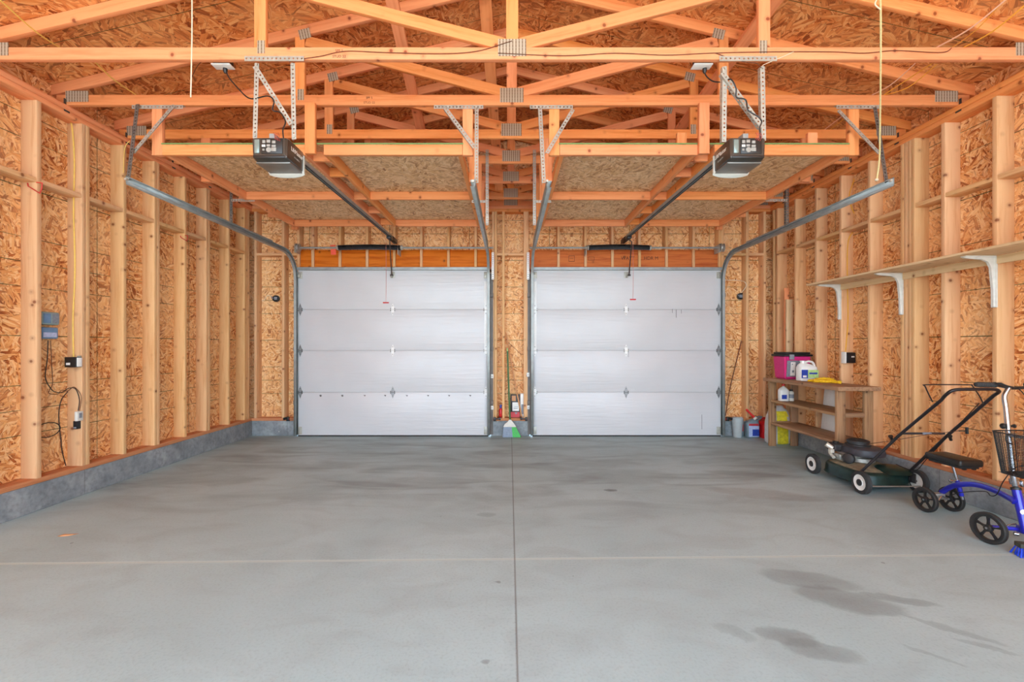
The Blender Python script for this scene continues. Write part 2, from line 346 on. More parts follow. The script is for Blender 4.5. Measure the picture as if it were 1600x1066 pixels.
# ------------------------------------------------------------------ concrete and door surfaces
def concrete_floor():
    m, N, L, b = nt('floor_concrete')
    t = nd(N, 'ShaderNodeTexCoord'); s = nd(N, 'ShaderNodeSeparateXYZ'); L.new(t.outputs['Object'], s.inputs[0])
    def noise(sc, det=4, dist=0, stretch=None):
        n = nd(N, 'ShaderNodeTexNoise'); n.inputs['Scale'].default_value = sc; n.inputs['Detail'].default_value = det; n.inputs['Distortion'].default_value = dist
        if stretch:
            mp = nd(N, 'ShaderNodeMapping'); mp.inputs['Scale'].default_value = stretch; L.new(t.outputs['Object'], mp.inputs['Vector']); L.new(mp.outputs[0], n.inputs['Vector'])
        else: L.new(t.outputs['Object'], n.inputs['Vector'])
        return n.outputs['Fac']
    big = noise(0.7, 5, 0.6); mid = noise(2.4, 6, 1.0, (1, 1.7, 1)); fine = noise(70, 3); st = noise(1.3, 6, 0.8, (0.7, 2.4, 1))
    c = ramp(N, L, big, [(0.3, srgb(155, 175, 176)), (0.7, srgb(171, 191, 192))])
    c = mixc(N, L, math_(N, L, 'MULTIPLY', ramp(N, L, mid, [(0.45, (0, 0, 0, 1)), (0.75, (1, 1, 1, 1))]), 0.35), c, srgb(136, 142, 140))
    # worn darker traffic patches towards the doors
    yy = math_(N, L, 'MULTIPLY', math_(N, L, 'SUBTRACT', s.outputs['Y'], 3.2, clamp=True), 0.75, clamp=True)
    wf = math_(N, L, 'MULTIPLY', math_(N, L, 'MULTIPLY', ramp(N, L, st, [(0.46, (0, 0, 0, 1)), (0.72, (1, 1, 1, 1))]), yy), 0.75)
    c = mixc(N, L, wf, c, srgb(104, 104, 102))
    c = mixc(N, L, math_(N, L, 'MULTIPLY', math_(N, L, 'SUBTRACT', fine, 0.5, clamp=True), 0.9), c, srgb(112, 118, 116))
    # oil stains with ragged outlines
    nz = nd(N, 'ShaderNodeTexNoise'); nz.inputs['Scale'].default_value = 8.0; nz.inputs['Detail'].default_value = 8; L.new(t.outputs['Object'], nz.inputs['Vector'])
    ma = nd(N, 'ShaderNodeVectorMath', operation='MULTIPLY_ADD'); L.new(nz.outputs['Color'], ma.inputs[0]); ma.inputs[1].default_value = (0.10, 0.09, 0); L.new(t.outputs['Object'], ma.inputs[2])
    def stain(px, py, rx, ry, rot, k, col):
        nonlocal c
        p = fl(px, py)
        mp = nd(N, 'ShaderNodeMapping'); mp.vector_type = 'TEXTURE'
        mp.inputs['Location'].default_value = (p.x+0.05, p.y+0.045, 0); mp.inputs['Rotation'].default_value = (0, 0, rot); mp.inputs['Scale'].default_value = (rx, ry, 1)
        L.new(ma.outputs[0], mp.inputs['Vector'])
        q = nd(N, 'ShaderNodeVectorMath', operation='LENGTH')
        fz = nd(N, 'ShaderNodeVectorMath', operation='MULTIPLY'); fz.inputs[1].default_value = (1, 1, 0); L.new(mp.outputs[0], fz.inputs[0]); L.new(fz.outputs[0], q.inputs[0])
        f = math_(N, L, 'MULTIPLY', ramp(N, L, q.outputs['Value'], [(0.0, (1, 1, 1, 1)), (0.78, (0.7, 0.7, 0.7, 1)), (1.0, (0, 0, 0, 1))]), k*0.95)
        c = mixc(N, L, f, c, col)
    D1 = srgb(96, 101, 98)
    stain(1262, 906, 0.27, 0.11, -0.25, 0.50, D1); stain(1325, 938, 0.27, 0.13, -0.45, 0.58, D1); stain(1405, 936, 0.20, 0.045, -0.35, 0.5, D1)
    stain(1228, 994, 0.15, 0.07, -0.3, 0.5, D1); stain(1282, 1016, 0.17, 0.075, -0.3, 0.5, D1); stain(1150, 990, 0.10, 0.05, -0.6, 0.30, D1)
    stain(1490, 985, 0.20, 0.03, -0.7, 0.35, D1); stain(1460, 1025, 0.12, 0.02, -0.7, 0.3, D1); stain(1540, 1010, 0.12, 0.02, -0.6, 0.35, D1)
    stain(954, 766, 0.07, 0.035, 0, 0.75, srgb(62, 60, 58)); stain(1160, 740, 0.42, 0.10, -0.2, 0.35, D1); stain(1190, 772, 0.5, 0.16, -0.3, 0.3, srgb(120, 98, 86))
    stain(985, 745, 0.55, 0.3, 0, 0.28, D1); stain(690, 712, 0.9, 0.35, 0, 0.20, D1); stain(330, 745, 0.8, 0.4, 0, 0.12, D1); stain(758, 1032, 0.02, 0.02, 0, 0.6, D1); stain(776, 908, 0.02, 0.015, 0, 0.7, D1)
    stain(650, 730, 0.5, 0.12, 0.1, 0.2, D1); stain(760, 804, 0.09, 0.05, 0, 0.35, D1)
    # scattered specks
    v = nd(N, 'ShaderNodeTexVoronoi'); v.inputs['Scale'].default_value = 3.6; v.inputs['Randomness'].default_value = 1; L.new(t.outputs['Object'], v.inputs['Vector'])
    sc = nd(N, 'ShaderNodeSeparateColor'); L.new(v.outputs['Color'], sc.inputs[0])
    rad = math_(N, L, 'MULTIPLY_ADD', sc.outputs[1], 0.035, 0.008)
    sp_ = math_(N, L, 'MULTIPLY', math_(N, L, 'LESS_THAN', v.outputs['Distance'], rad), math_(N, L, 'LESS_THAN', sc.outputs[0], 0.42))
    c = mixc(N, L, math_(N, L, 'MULTIPLY', sp_, 0.5), c, srgb(88, 84, 80))
    # sawn control joints
    nx = math_(N, L, 'MULTIPLY', math_(N, L, 'SUBTRACT', fine, 0.5), 0.004)
    jx = math_(N, L, 'ABSOLUTE', math_(N, L, 'ADD', math_(N, L, 'SUBTRACT', s.outputs['X'], 0.033), nx))
    jyv = math_(N, L, 'SUBTRACT', math_(N, L, 'SUBTRACT', s.outputs['Y'], 2.787), math_(N, L, 'MULTIPLY', s.outputs['X'], 0.019))
    jy = math_(N, L, 'ABSOLUTE', math_(N, L, 'ADD', jyv, nx))
    fx = ramp(N, L, jx, [(0.0, (1, 1, 1, 1)), (0.003, (0.8, 0.8, 0.8, 1)), (0.005, (0, 0, 0, 1))])
    fy = ramp(N, L, jy, [(0.0, (1, 1, 1, 1)), (0.004, (0.9, 0.9, 0.9, 1)), (0.008, (0, 0, 0, 1))])
    c = mixc(N, L, math_(N, L, 'MULTIPLY', ramp(N, L, jy, [(0.007, (1, 1, 1, 1)), (0.016, (0, 0, 0, 1))]), 0.95), c, srgb(190, 206, 200))
    c = mixc(N, L, math_(N, L, 'MULTIPLY', fy, 0.35), c, srgb(120, 122, 116))
    c = mixc(N, L, math_(N, L, 'MULTIPLY', fx, 0.75), c, srgb(92, 84, 76))
    L.new(c, b.inputs['Base Color']); b.inputs['Roughness'].default_value = 0.6; b.inputs['Specular IOR Level'].default_value = 0.35
    bp = nd(N, 'ShaderNodeBump'); bp.inputs['Strength'].default_value = 0.10; bp.inputs['Distance'].default_value = 0.005
    h = math_(N, L, 'SUBTRACT', math_(N, L, 'ADD', fine, mid), math_(N, L, 'MULTIPLY', math_(N, L, 'MAXIMUM', fx, fy), 3)); L.new(h, bp.inputs['Height']); L.new(bp.outputs[0], b.inputs['Normal'])
    return m
def curb_concrete(name, axis):
    m, N, L, b = nt(name)
    t = nd(N, 'ShaderNodeTexCoord'); s = nd(N, 'ShaderNodeSeparateXYZ'); L.new(t.outputs['Object'], s.inputs[0])
    n1 = nd(N, 'ShaderNodeTexNoise'); n1.inputs['Scale'].default_value = 4; n1.inputs['Detail'].default_value = 8; n1.inputs['Roughness'].default_value = 0.65; L.new(t.outputs['Object'], n1.inputs['Vector'])
    n2 = nd(N, 'ShaderNodeTexNoise'); n2.inputs['Scale'].default_value = 28; n2.inputs['Detail'].default_value = 6; L.new(t.outputs['Object'], n2.inputs['Vector'])
    c = ramp(N, L, n1.outputs['Fac'], [(0.28, srgb(108, 114, 118)), (0.5, srgb(138, 144, 147)), (0.72, srgb(166, 170, 170))])
    c = mixc(N, L, math_(N, L, 'MULTIPLY', math_(N, L, 'SUBTRACT', n2.outputs['Fac'], 0.45, clamp=True), 1.6, clamp=True), c, srgb(92, 92, 94))
    v = nd(N, 'ShaderNodeTexVoronoi'); v.inputs['Scale'].default_value = 11; L.new(t.outputs['Object'], v.inputs['Vector'])
    sc = nd(N, 'ShaderNodeSeparateColor'); L.new(v.outputs['Color'], sc.inputs[0])
    sp_ = math_(N, L, 'MULTIPLY', math_(N, L, 'LESS_THAN', v.outputs['Distance'], 0.10), math_(N, L, 'LESS_THAN', sc.outputs[0], 0.2))
    c = mixc(N, L, math_(N, L, 'MULTIPLY', sp_, 0.7), c, srgb(196, 194, 188))
    q = math_(N, L, 'FRACT', math_(N, L, 'DIVIDE', math_(N, L, 'ADD', s.outputs['XYZ'.index(axis)], 0.27), 1.22))
    d = math_(N, L, 'MULTIPLY', math_(N, L, 'ABSOLUTE', math_(N, L, 'SUBTRACT', q, 0.5)), 1.22)
    jn = ramp(N, L, d, [(0.0, (1, 1, 1, 1)), (0.006, (0, 0, 0, 1))])
    c = mixc(N, L, math_(N, L, 'MULTIPLY', jn, 0.6), c, srgb(84, 84, 84))
    L.new(c, b.inputs['Base Color']); b.inputs['Roughness'].default_value = 0.75
    bp = nd(N, 'ShaderNodeBump'); bp.inputs['Strength'].default_value = 0.5; bp.inputs['Distance'].default_value = 0.01
    L.new(n2.outputs['Fac'], bp.inputs['Height']); L.new(bp.outputs[0], b.inputs['Normal'])
    return m
def door_skin():
    m, N, L, b = nt('white_door_skin')
    t = nd(N, 'ShaderNodeTexCoord')
    mp = nd(N, 'ShaderNodeMapping'); mp.inputs['Scale'].default_value = (1.3, 1, 16); L.new(t.outputs['Object'], mp.inputs['Vector'])
    n = nd(N, 'ShaderNodeTexNoise'); n.inputs['Scale'].default_value = 1.6; n.inputs['Detail'].default_value = 4; n.inputs['Distortion'].default_value = 0.5; L.new(mp.outputs[0], n.inputs['Vector'])
    n2 = nd(N, 'ShaderNodeTexNoise'); n2.inputs['Scale'].default_value = 1.2; L.new(t.outputs['Object'], n2.inputs['Vector'])
    L.new(ramp(N, L, n2.outputs['Fac'], [(0.3, srgb(202, 201, 202)), (0.7, srgb(212, 211, 212))]), b.inputs['Base Color'])
    b.inputs['Roughness'].default_value = 0.34
    bp = nd(N, 'ShaderNodeBump'); bp.inputs['Strength'].default_value = 0.35; bp.inputs['Distance'].default_value = 0.012
    L.new(n.outputs['Fac'], bp.inputs['Height']); L.new(bp.outputs[0], b.inputs['Normal'])
    return m
def slotted(name):
    """toothed truss plate: rows of punched slots"""
    m, N, L, b = nt(name)
    t = nd(N, 'ShaderNodeTexCoord'); s = nd(N, 'ShaderNodeSeparateXYZ'); L.new(t.outputs['Object'], s.inputs[0])
    fx = math_(N, L, 'FRACT', math_(N, L, 'DIVIDE', s.outputs['X'], 0.0235)); fz = math_(N, L, 'FRACT', math_(N, L, 'DIVIDE', s.outputs['Z'], 0.026))
    k = math_(N, L, 'MULTIPLY', math_(N, L, 'LESS_THAN', fx, 0.36), math_(N, L, 'LESS_THAN', fz, 0.92))
    L.new(mixc(N, L, k, srgb(186, 172, 150), srgb(126, 104, 82)), b.inputs['Base Color'])
    b.inputs['Metallic'].default_value = 0.2; b.inputs['Roughness'].default_value = 0.5
    return m
FLOORM = concrete_floor(); CURBY = curb_concrete('side_curb_concrete', 'Y'); CURBX = curb_concrete('end_curb_concrete', 'X')
DOORM = door_skin(); NAILP = slotted('truss_plate_steel')
DRIVE = plain('driveway_concrete', srgb(190, 184, 174), 0.8, 0, 0.08, 6)

# ------------------------------------------------------------------ room dimensions (metres, taken from the perspective)
XL, XLS = -3.855, -3.987      # stud faces and sheathing, left wall
XR, XRS = 3.91, 4.05
YB, YBS = 6.603, 6.743        # stud faces and sheathing, door wall
Y0 = -1.6
ZC = 0.222; ZS = 0.262; ZT = 3.352; ZP = 3.441
RX, RZ, SL = 0.02, 4.573, 0.2375
def roof(x): return RZ-SL*abs(x-RX)
def struct(o, label=None): return tag(o, label, kind='structure')

struct(MB().box(-4.1, 4.2, Y0, 6.95, -0.12, 0).build('floor', FLOORM, smooth=False), 'grey concrete slab with sawn joints and dark oil stains')
struct(MB().box(-14, 14, -22, Y0, -0.14, -0.02).build('driveway', DRIVE, smooth=False), 'pale concrete driveway outside the open end')
m = MB()
for sx in (-1, 1):
    xe = -4.4 if sx < 0 else 4.45
    m.prism([(RX, Y0-0.3, RZ), (xe, Y0-0.3, roof(xe)), (xe, Y0-0.3, roof(xe)+0.014), (RX, Y0-0.3, RZ+0.014)], (0, 6.95-Y0+0.3, 0))
struct(m.build('ceiling', OSBR, smooth=False), 'strand board roof deck over the open trusses')

# left wall -------------------------------------------------------------
wl_ = struct(MB().box(XLS-0.014, XLS, Y0, YBS+0.01, ZC, roof(XLS)-0.004).build('wall_left', OSBW, smooth=False), 'left stud wall of bare strand board')
MB().box(XLS-0.014, -3.847, Y0, YB+0.15, 0, ZC, bev=0.006).build('foundation_curb', CURBY, wl_, smooth=False)
board('sill_plate', ((XL+XLS)/2, Y0, (ZC+ZS)/2), ((XL+XLS)/2, YB, (ZC+ZS)/2), ZS-ZC, XL-XLS, PLATE, wl_)
for z0, z1, e in ((ZT, ZT+0.044, 0), (ZT+0.045, ZP, 0.01)):
    board('top_plate', ((XL+XLS)/2+e/2, Y0, (z0+z1)/2), ((XL+XLS)/2+e/2, YBS, (z0+z1)/2), z1-z0, XL-XLS+e, TRUSS, wl_)
DL = [3.196, 3.601, 3.981, 4.409, 4.793, 5.240, 5.614, 6.059, 6.428]
for i, d in enumerate(DL):
    for k in range(2 if i % 2 == 0 and i else 1):
        vboard('stud', XLS, XL, d+0.039*k, d+0.038+0.039*k, ZS, ZT, STUD, wl_)
vboard('stud', XLS, XL, 6.52, 6.558, ZS, ZT, STUD, wl_)
for a, b_ in zip(DL[:-1], DL[1:]):
    i = DL.index(a); y0 = a+(0.077 if i % 2 == 0 and i else 0.038)
    board('blocking', ((XL+XLS)/2, y0, 2.70), ((XL+XLS)/2, b_, 2.70), 0.038, 0.128, STUD, wl_)
for yy in [3.227+0.6135*k for k in range(6)]:
    MB().box(XL-0.002, XL+0.002, yy-0.02, yy+0.03, ZT+0.03, ZP+0.05).build('hurricane_clip', DSTEEL, wl_)

# right wall ------------------------------------------------------------
wr_ = struct(MB().box(XRS, XRS+0.014, Y0, YBS+0.01, ZC, roof(XRS)-0.004).build('wall_right', OSBW, smooth=False), 'right stud wall of bare strand board')
MB().box(3.895, XRS+0.014, Y0, YB+0.15, 0, ZC, bev=0.006).build('foundation_curb', CURBY, wr_, smooth=False)
board('sill_plate', ((XR+XRS)/2, Y0, (ZC+ZS)/2), ((XR+XRS)/2, YB, (ZC+ZS)/2), ZS-ZC, XRS-XR, PLATE, wr_)
for z0, z1, e in ((ZT, ZT+0.044, 0), (ZT+0.045, ZP, 0.01)):
    board('top_plate', ((XR+XRS)/2-e/2, Y0, (z0+z1)/2), ((XR+XRS)/2-e/2, YBS, (z0+z1)/2), z1-z0, XRS-XR+e, TRUSS, wr_)
DR = [3.13, 3.54, 3.964, 4.26, 4.785, 5.20, 5.62, 6.03, 6.44]
for d in DR:
    for k in range(4 if d == 4.26 else 1):
        vboard('stud', XR, XRS, d+0.040*k, d+0.038+0.040*k, ZS, ZT, STUD, wr_)
vboard('stud', XR, XRS, 6.53, 6.568, ZS, ZT, STUD, wr_)
for a, b_ in zip(DR[:-1], DR[1:]):
    y0 = a+(0.158 if a == 4.26 else 0.038)
    board('blocking', ((XR+XRS)/2, y0, 2.70), ((XR+XRS)/2, b_, 2.70), 0.038, 0.136, STUD, wr_)
for yy in [3.227+0.6135*k for k in range(6)]:
    MB().box(XR-0.002, XR+0.002, yy-0.02, yy+0.03, ZT+0.03, ZP+0.05).build('hurricane_clip', DSTEEL, wr_)

# door wall -------------------------------------------------------------
LO, LI, RI, RO = -3.10, -0.345, 0.365, 3.09      # rough openings
ZH0, ZH1 = 2.525, 2.785
m = MB()
for x0, x1 in ((XLS, LO), (LI, RI), (RO, XRS)): m.box(x0, x1, YBS, YBS+0.014, ZC, ZH0)
m.box(XLS, XRS, YBS, YBS+0.014, ZH0, ZP)
m.prism([(XLS, YBS, ZP), (XRS, YBS, ZP), (XRS, YBS, roof(XRS)-0.002), (RX, YBS, RZ-0.002), (XLS, YBS, roof(XLS)-0.002)], (0, 0.014, 0))
wb_ = struct(m.build('wall_back', OSBB, smooth=False), 'door wall of bare strand board and studs')
for x0, x1 in ((-3.847, -3.175), (-0.275, 0.30), (3.16, 3.895)):
    MB().box(x0, x1, YB-0.006, YBS+0.02, 0, ZC, bev=0.005).build('foundation_curb', CURBX, wb_, smooth=False)
for x0, x1 in ((XL, LO-0.0), (LI, RI), (RO, XR)):
    board('sill_plate', (x0, (YB+YBS)/2, (ZC+ZS)/2), (x1, (YB+YBS)/2, (ZC+ZS)/2), ZS-ZC, YBS-YB, PLATE, wb_)
for z0, z1 in ((ZT, ZT+0.044), (ZT+0.045, ZP)):
    board('top_plate', (XL+0.005, (YB+YBS)/2, (z0+z1)/2), (XR-0.005, (YB+YBS)/2, (z0+z1)/2), z1-z0, YBS-YB, TRUSS, wb_)
def bstud(x, z0=ZS, z1=ZT, mt=STUD): return board('stud', (x, (YB+YBS)/2, z0), (x, (YB+YBS)/2, z1), 0.038, YBS-YB, mt, wb_, up=(1, 0, 0))
for x in (-3.80, -3.387, -3.160, -0.205, -0.245, -0.09, 0.268, 0.232, 3.150, 3.19, 3.56, 3.82): bstud(x)
for x in (-3.120, -0.325, 0.345, 3.110): bstud(x, z1=ZH0-0.04)
for x0, x1 in ((-3.139, -0.265), (0.288, 3.130)):
    h = board('header', (x0, 6.69, (ZH0+ZH1)/2), (x1, 6.69, (ZH0+ZH1)/2), ZH1-ZH0, 0.10, HEADER, wb_)
    board('header_plate', (x0, 6.672, ZH0-0.019), (x1, 6.672, ZH0-0.019), 0.036, 0.138, PLATE, wb_)
    cx = [-2.945+0.4064*k for k in range(7)] if x0 < 0 else [0.734+0.4045*k for k in range(6)]
    for x in cx:
        board('cripple_stud', (x, (YB+YBS)/2, ZH1), (x, (YB+YBS)/2, ZT), 0.038, YBS-YB, STUD, wb_, up=(1, 0, 0))
        board('cripple_stud', (x, 6.6205, ZH0), (x, 6.6205, ZH1), 0.038, 0.034, STUD, wb_, up=(1, 0, 0))
for x0, x1 in ((-3.781, -3.406), (-3.368, -3.179), (-0.186, -0.109), (-0.071, 0.213), (3.209, 3.541), (3.579, 3.801)):
    board('blocking', (x0, (YB+YBS)/2, 2.715), (x1, (YB+YBS)/2, 2.715), 0.038, YBS-YB, STUD, wb_)
for x, body in ((1.78, 'WAYT'), (2.13, 'HDR M')):
    text('printed_stamp', body, 0.07, frame((x, 6.6395, 2.66), (1, 0, 0), (0, 0, 1)), INK, wb_)
for x, wd, hh in ((0.935, 0.09, 0.09), (1.23, 0.09, 0.055)):      # printed boxes beside the wording
    m = MB()
    for (a, b_, c_, d_) in ((-1, 1, 1, 0.86), (-1, 1, -1, -0.86), (-1, -0.9, -1, 1), (0.9, 1, -1, 1), (-0.7, 0.6, 0.1, 0.0)):
        m.box(x+a*wd/2, x+b_*wd/2, 6.6385, 6.6399, 2.655+min(c_, d_)*hh/2, 2.655+max(c_, d_)*hh/2)
    m.build('printed_stamp', INK, wb_)

# ------------------------------------------------------------------ roof trusses
def nail_plate(cx, cz, w, h, y, parent, rot=0):
    M = Matrix.Translation((cx, y, cz)) @ Matrix.Rotation(rot, 4, 'Y')
    bm = bmesh.new(); bmesh.ops.create_cube(bm, size=1); bmesh.ops.scale(bm, vec=(w, 0.002, h), verts=bm.verts[:])
    me = bpy.data.meshes.new('nail_plate'); bm.to_mesh(me); bm.free(); me.materials.append(NAILP)
    o = bpy.data.objects.new('nail_plate', me); COL.objects.link(o); o.parent = parent
    o.matrix_basis = wm(parent).inverted() @ M
    return o
TD = [3.227+0.6135*k for k in range(6)]
def truss(y, label):
    T = thing('roof_truss', label, 'roof truss', (RX, y, ZP), group='row of roof trusses')
    yc = y+0.019; e = 0.0485
    zc = ZP+0.0445
    board('bottom_chord', (-3.94, yc, zc), (4.00, yc, zc), 0.089, 0.038, TRUSS, T)
    for sx in (-1, 1):
        xe = -4.02 if sx < 0 else 4.08
        board('top_chord', (RX, yc, RZ-e), (xe, yc, roof(xe)-e), 0.089, 0.038, TRUSS, T)
        xw = RX+sx*1.845
        board('web', (xw, yc, ZP+0.089), (xw, yc, roof(xw)-0.10), 0.085, 0.036, TRUSS, T, up=(1, 0, 0))
        board('web', (RX+sx*1.79, yc, roof(RX+sx*1.79)-0.145), (RX+sx*0.06, yc, ZP+0.115), 0.089, 0.036, TRUSS, T)
        xh = -3.76 if sx < 0 else 3.80
        nail_plate(xh, ZP+0.075, 0.20, 0.095, y-0.001, T, 0)
        nail_plate(RX+sx*1.80, roof(xw)-0.075, 0.10, 0.085, y-0.0015, T, sx*SL)
        nail_plate(xw-sx*0.01, ZP+0.09, 0.055, 0.095, y-0.001, T)
    board('king_post', (RX, yc-0.0005, ZP+0.089), (RX, yc-0.0005, RZ-0.08), 0.089, 0.037, TRUSS, T, up=(1, 0, 0))
    nail_plate(RX, ZP+0.085, 0.205, 0.125, y-0.002, T)
    return T
tl = ['nearest roof truss, opener hanger bars bolted under it and thin wires stapled along it',
      'second roof truss from the camera, loft hangers and door track straps fixed under it',
      'third roof truss, the first one whose bottom beam runs behind the loft fronts',
      'fourth roof truss back, seen over the lofts behind the third',
      'fifth roof truss back, its middle seen between the two lofts',
      'sixth roof truss back, just in front of the end truss on the door wall']
trs = [truss(y, l) for y, l in zip(TD, tl)]
truss(6.66, 'end roof truss standing on the door wall plate, farthest from the camera')
# stamp on the second chord face
for i, y in ((0, TD[0]), (1, TD[1])):
    for dz, body in ((0.062, 'SPF S'), (0.02, 'STUD 22')):
        text('printed_stamp', body, 0.026, frame(((530 if i == 0 else 577)-796, 0, 0), (1, 0, 0), (0, 0, 1)) if 0 else frame((((530 if i == 0 else 577)-796)*y/FPX, y-0.001, ZP+dz), (1, 0, 0), (0, 0, 1)), INK, trs[i], ext=0.0002)
def brace(p0, p1, h, label):
    o = board('roof_brace', p0, p1, h, 0.036, TRUSS, None, up=(1, 0, 0)); return tag(o, label, 'brace', 'long braces slanting down through the trusses')
brace(at(611, -6, 3.5), at(660, 213, 5.02), 0.10, 'left slanting brace board crossing behind the truss webs, above the left loft')
brace(at(758, -4, 4.0), at(780, 296, 6.2), 0.115, 'steep brace board just left of the central king posts')
brace(at(1214, -4, 3.4), at(1054, 213, 5.02), 0.11, 'right brace board leaning strongly left behind the outlet plate')
# ------------------------------------------------------------------ storage lofts hung from the trusses
def loft(x0, xa, xb, x1, label):
    """x0..x1 outer, xa/xb the centre pair of joists"""
    T = thing('storage_loft', label, 'loft', (x0, TD[1], 3.008), group='two hanging storage lofts')
    z = 3.0525; h = 0.089; y0 = TD[1]; y1 = 6.17
    B = lambda n, p, q, hh=h, t=0.038, mt=TRUSS: board(n, p, q, hh, t, mt, T)
    for a, b_ in ((x0, xa+0.0), (xb, x1)):
        B('rim_board', (a, y0+0.019, z), (b_, y0+0.019, z)); B('rim_board', (a, y1-0.019, z), (b_, y1-0.019, z))
        B('cross_board', (a+0.038, 5.03, z), (b_-0.038, 5.03, z))
        for x in (a+0.019, b_-0.019): B('joist', (x, y0+0.039, z), (x, y1-0.039, z))
    for yy in (y0+0.15, 4.35, 5.03, 5.55, y1-0.1): B('spacer_block', (xa+0.001, yy, z), (xb-0.001, yy, z), 0.085, 0.038)
    MB().box(x0-0.01, x1+0.01, y0+0.002, y1, 3.0985, 3.1105).build('deck_panel', OSBD, T, smooth=False)
    MB().box(x0-0.01, x1+0.01, y0-0.001, y0+0.0015, 3.0985, 3.1105).build('deck_edge', GREENE, T, smooth=False)
    inner = x1 if x0 < 0 else x0; outer = x0 if x0 < 0 else x1
    si = 1 if x0 < 0 else -1
    for k in range(1, 6):
        for xx in ((outer-si*0.047, inner+si*0.047) if k > 1 else (outer-si*0.047, (xa+xb)/2-0.03, inner+si*0.047)):
            if k == 1 and xx not in (outer-si*0.047, inner+si*0.047):
                board('hanger', (xx, TD[k]-0.019, 3.005), (xx, TD[k]-0.019, ZP+0.0), 0.089, 0.038, TRUSS, T, up=(1, 0, 0))
            else: board('hanger', (xx, TD[k]+0.019, 3.005), (xx, TD[k]+0.019, ZP-0.001), 0.089, 0.038, TRUSS, T, up=(1, 0, 0))
    return T
GREENE = plain('green_sealed_edge', srgb(112, 140, 78), 0.7, 0, 0.1)
lf = loft(-3.02, -1.765, -1.615, -0.41, 'strand board storage loft hanging from the trusses above the left garage door')
rf = loft(0.437, 1.635, 1.785, 2.95, 'strand board storage loft hanging from the trusses above the right garage door')
for px in (1064.5, 1268): 
    p = at(px, 224, 3.95); board('upright_block', (p.x, 3.95, 3.1115), (p.x, 3.95, 3.245), 0.085, 0.038, TRUSS, rf, up=(1, 0, 0))

# ------------------------------------------------------------------ punched angle steel
def perf(p0, p1, n1, n2, parent, w=0.032, name='punched_angle', mt=None, pitch=0.030, hole=0.0065):
    p0, p1 = Vector(p0), Vector(p1); L = (p1-p0).length; x = (p1-p0).normalized()
    n1 = Vector(n1); n1 = (n1-x*n1.dot(x)).normalized(); n2 = Vector(n2); n2 = (n2-x*n2.dot(x)).normalized()
    m = MB(); bm = m.bm; k = max(1, int(L/pitch)); s = L/k
    for n in (n1, n2):
        for i in range(k):
            c = p0+x*(s*(i+0.5))+n*(w*0.5)
            out = []; inn = []
            for j in range(8):
                a = PI/4*j; ca, sa = math.cos(a), math.sin(a); q = 1/max(abs(ca), abs(sa))
                out.append(bm.verts.new(c+x*(ca*q*s/2)+n*(sa*q*w/2))); inn.append(bm.verts.new(c+x*(ca*hole)+n*(sa*hole)))
            for j in range(8): bm.faces.new((out[j], out[(j+1) % 8], inn[(j+1) % 8], inn[j]))
    bmesh.ops.remove_doubles(bm, verts=bm.verts[:], dist=1e-5)
    return m.build(name, mt or GALV, parent, smooth=False, solid=0.0022)

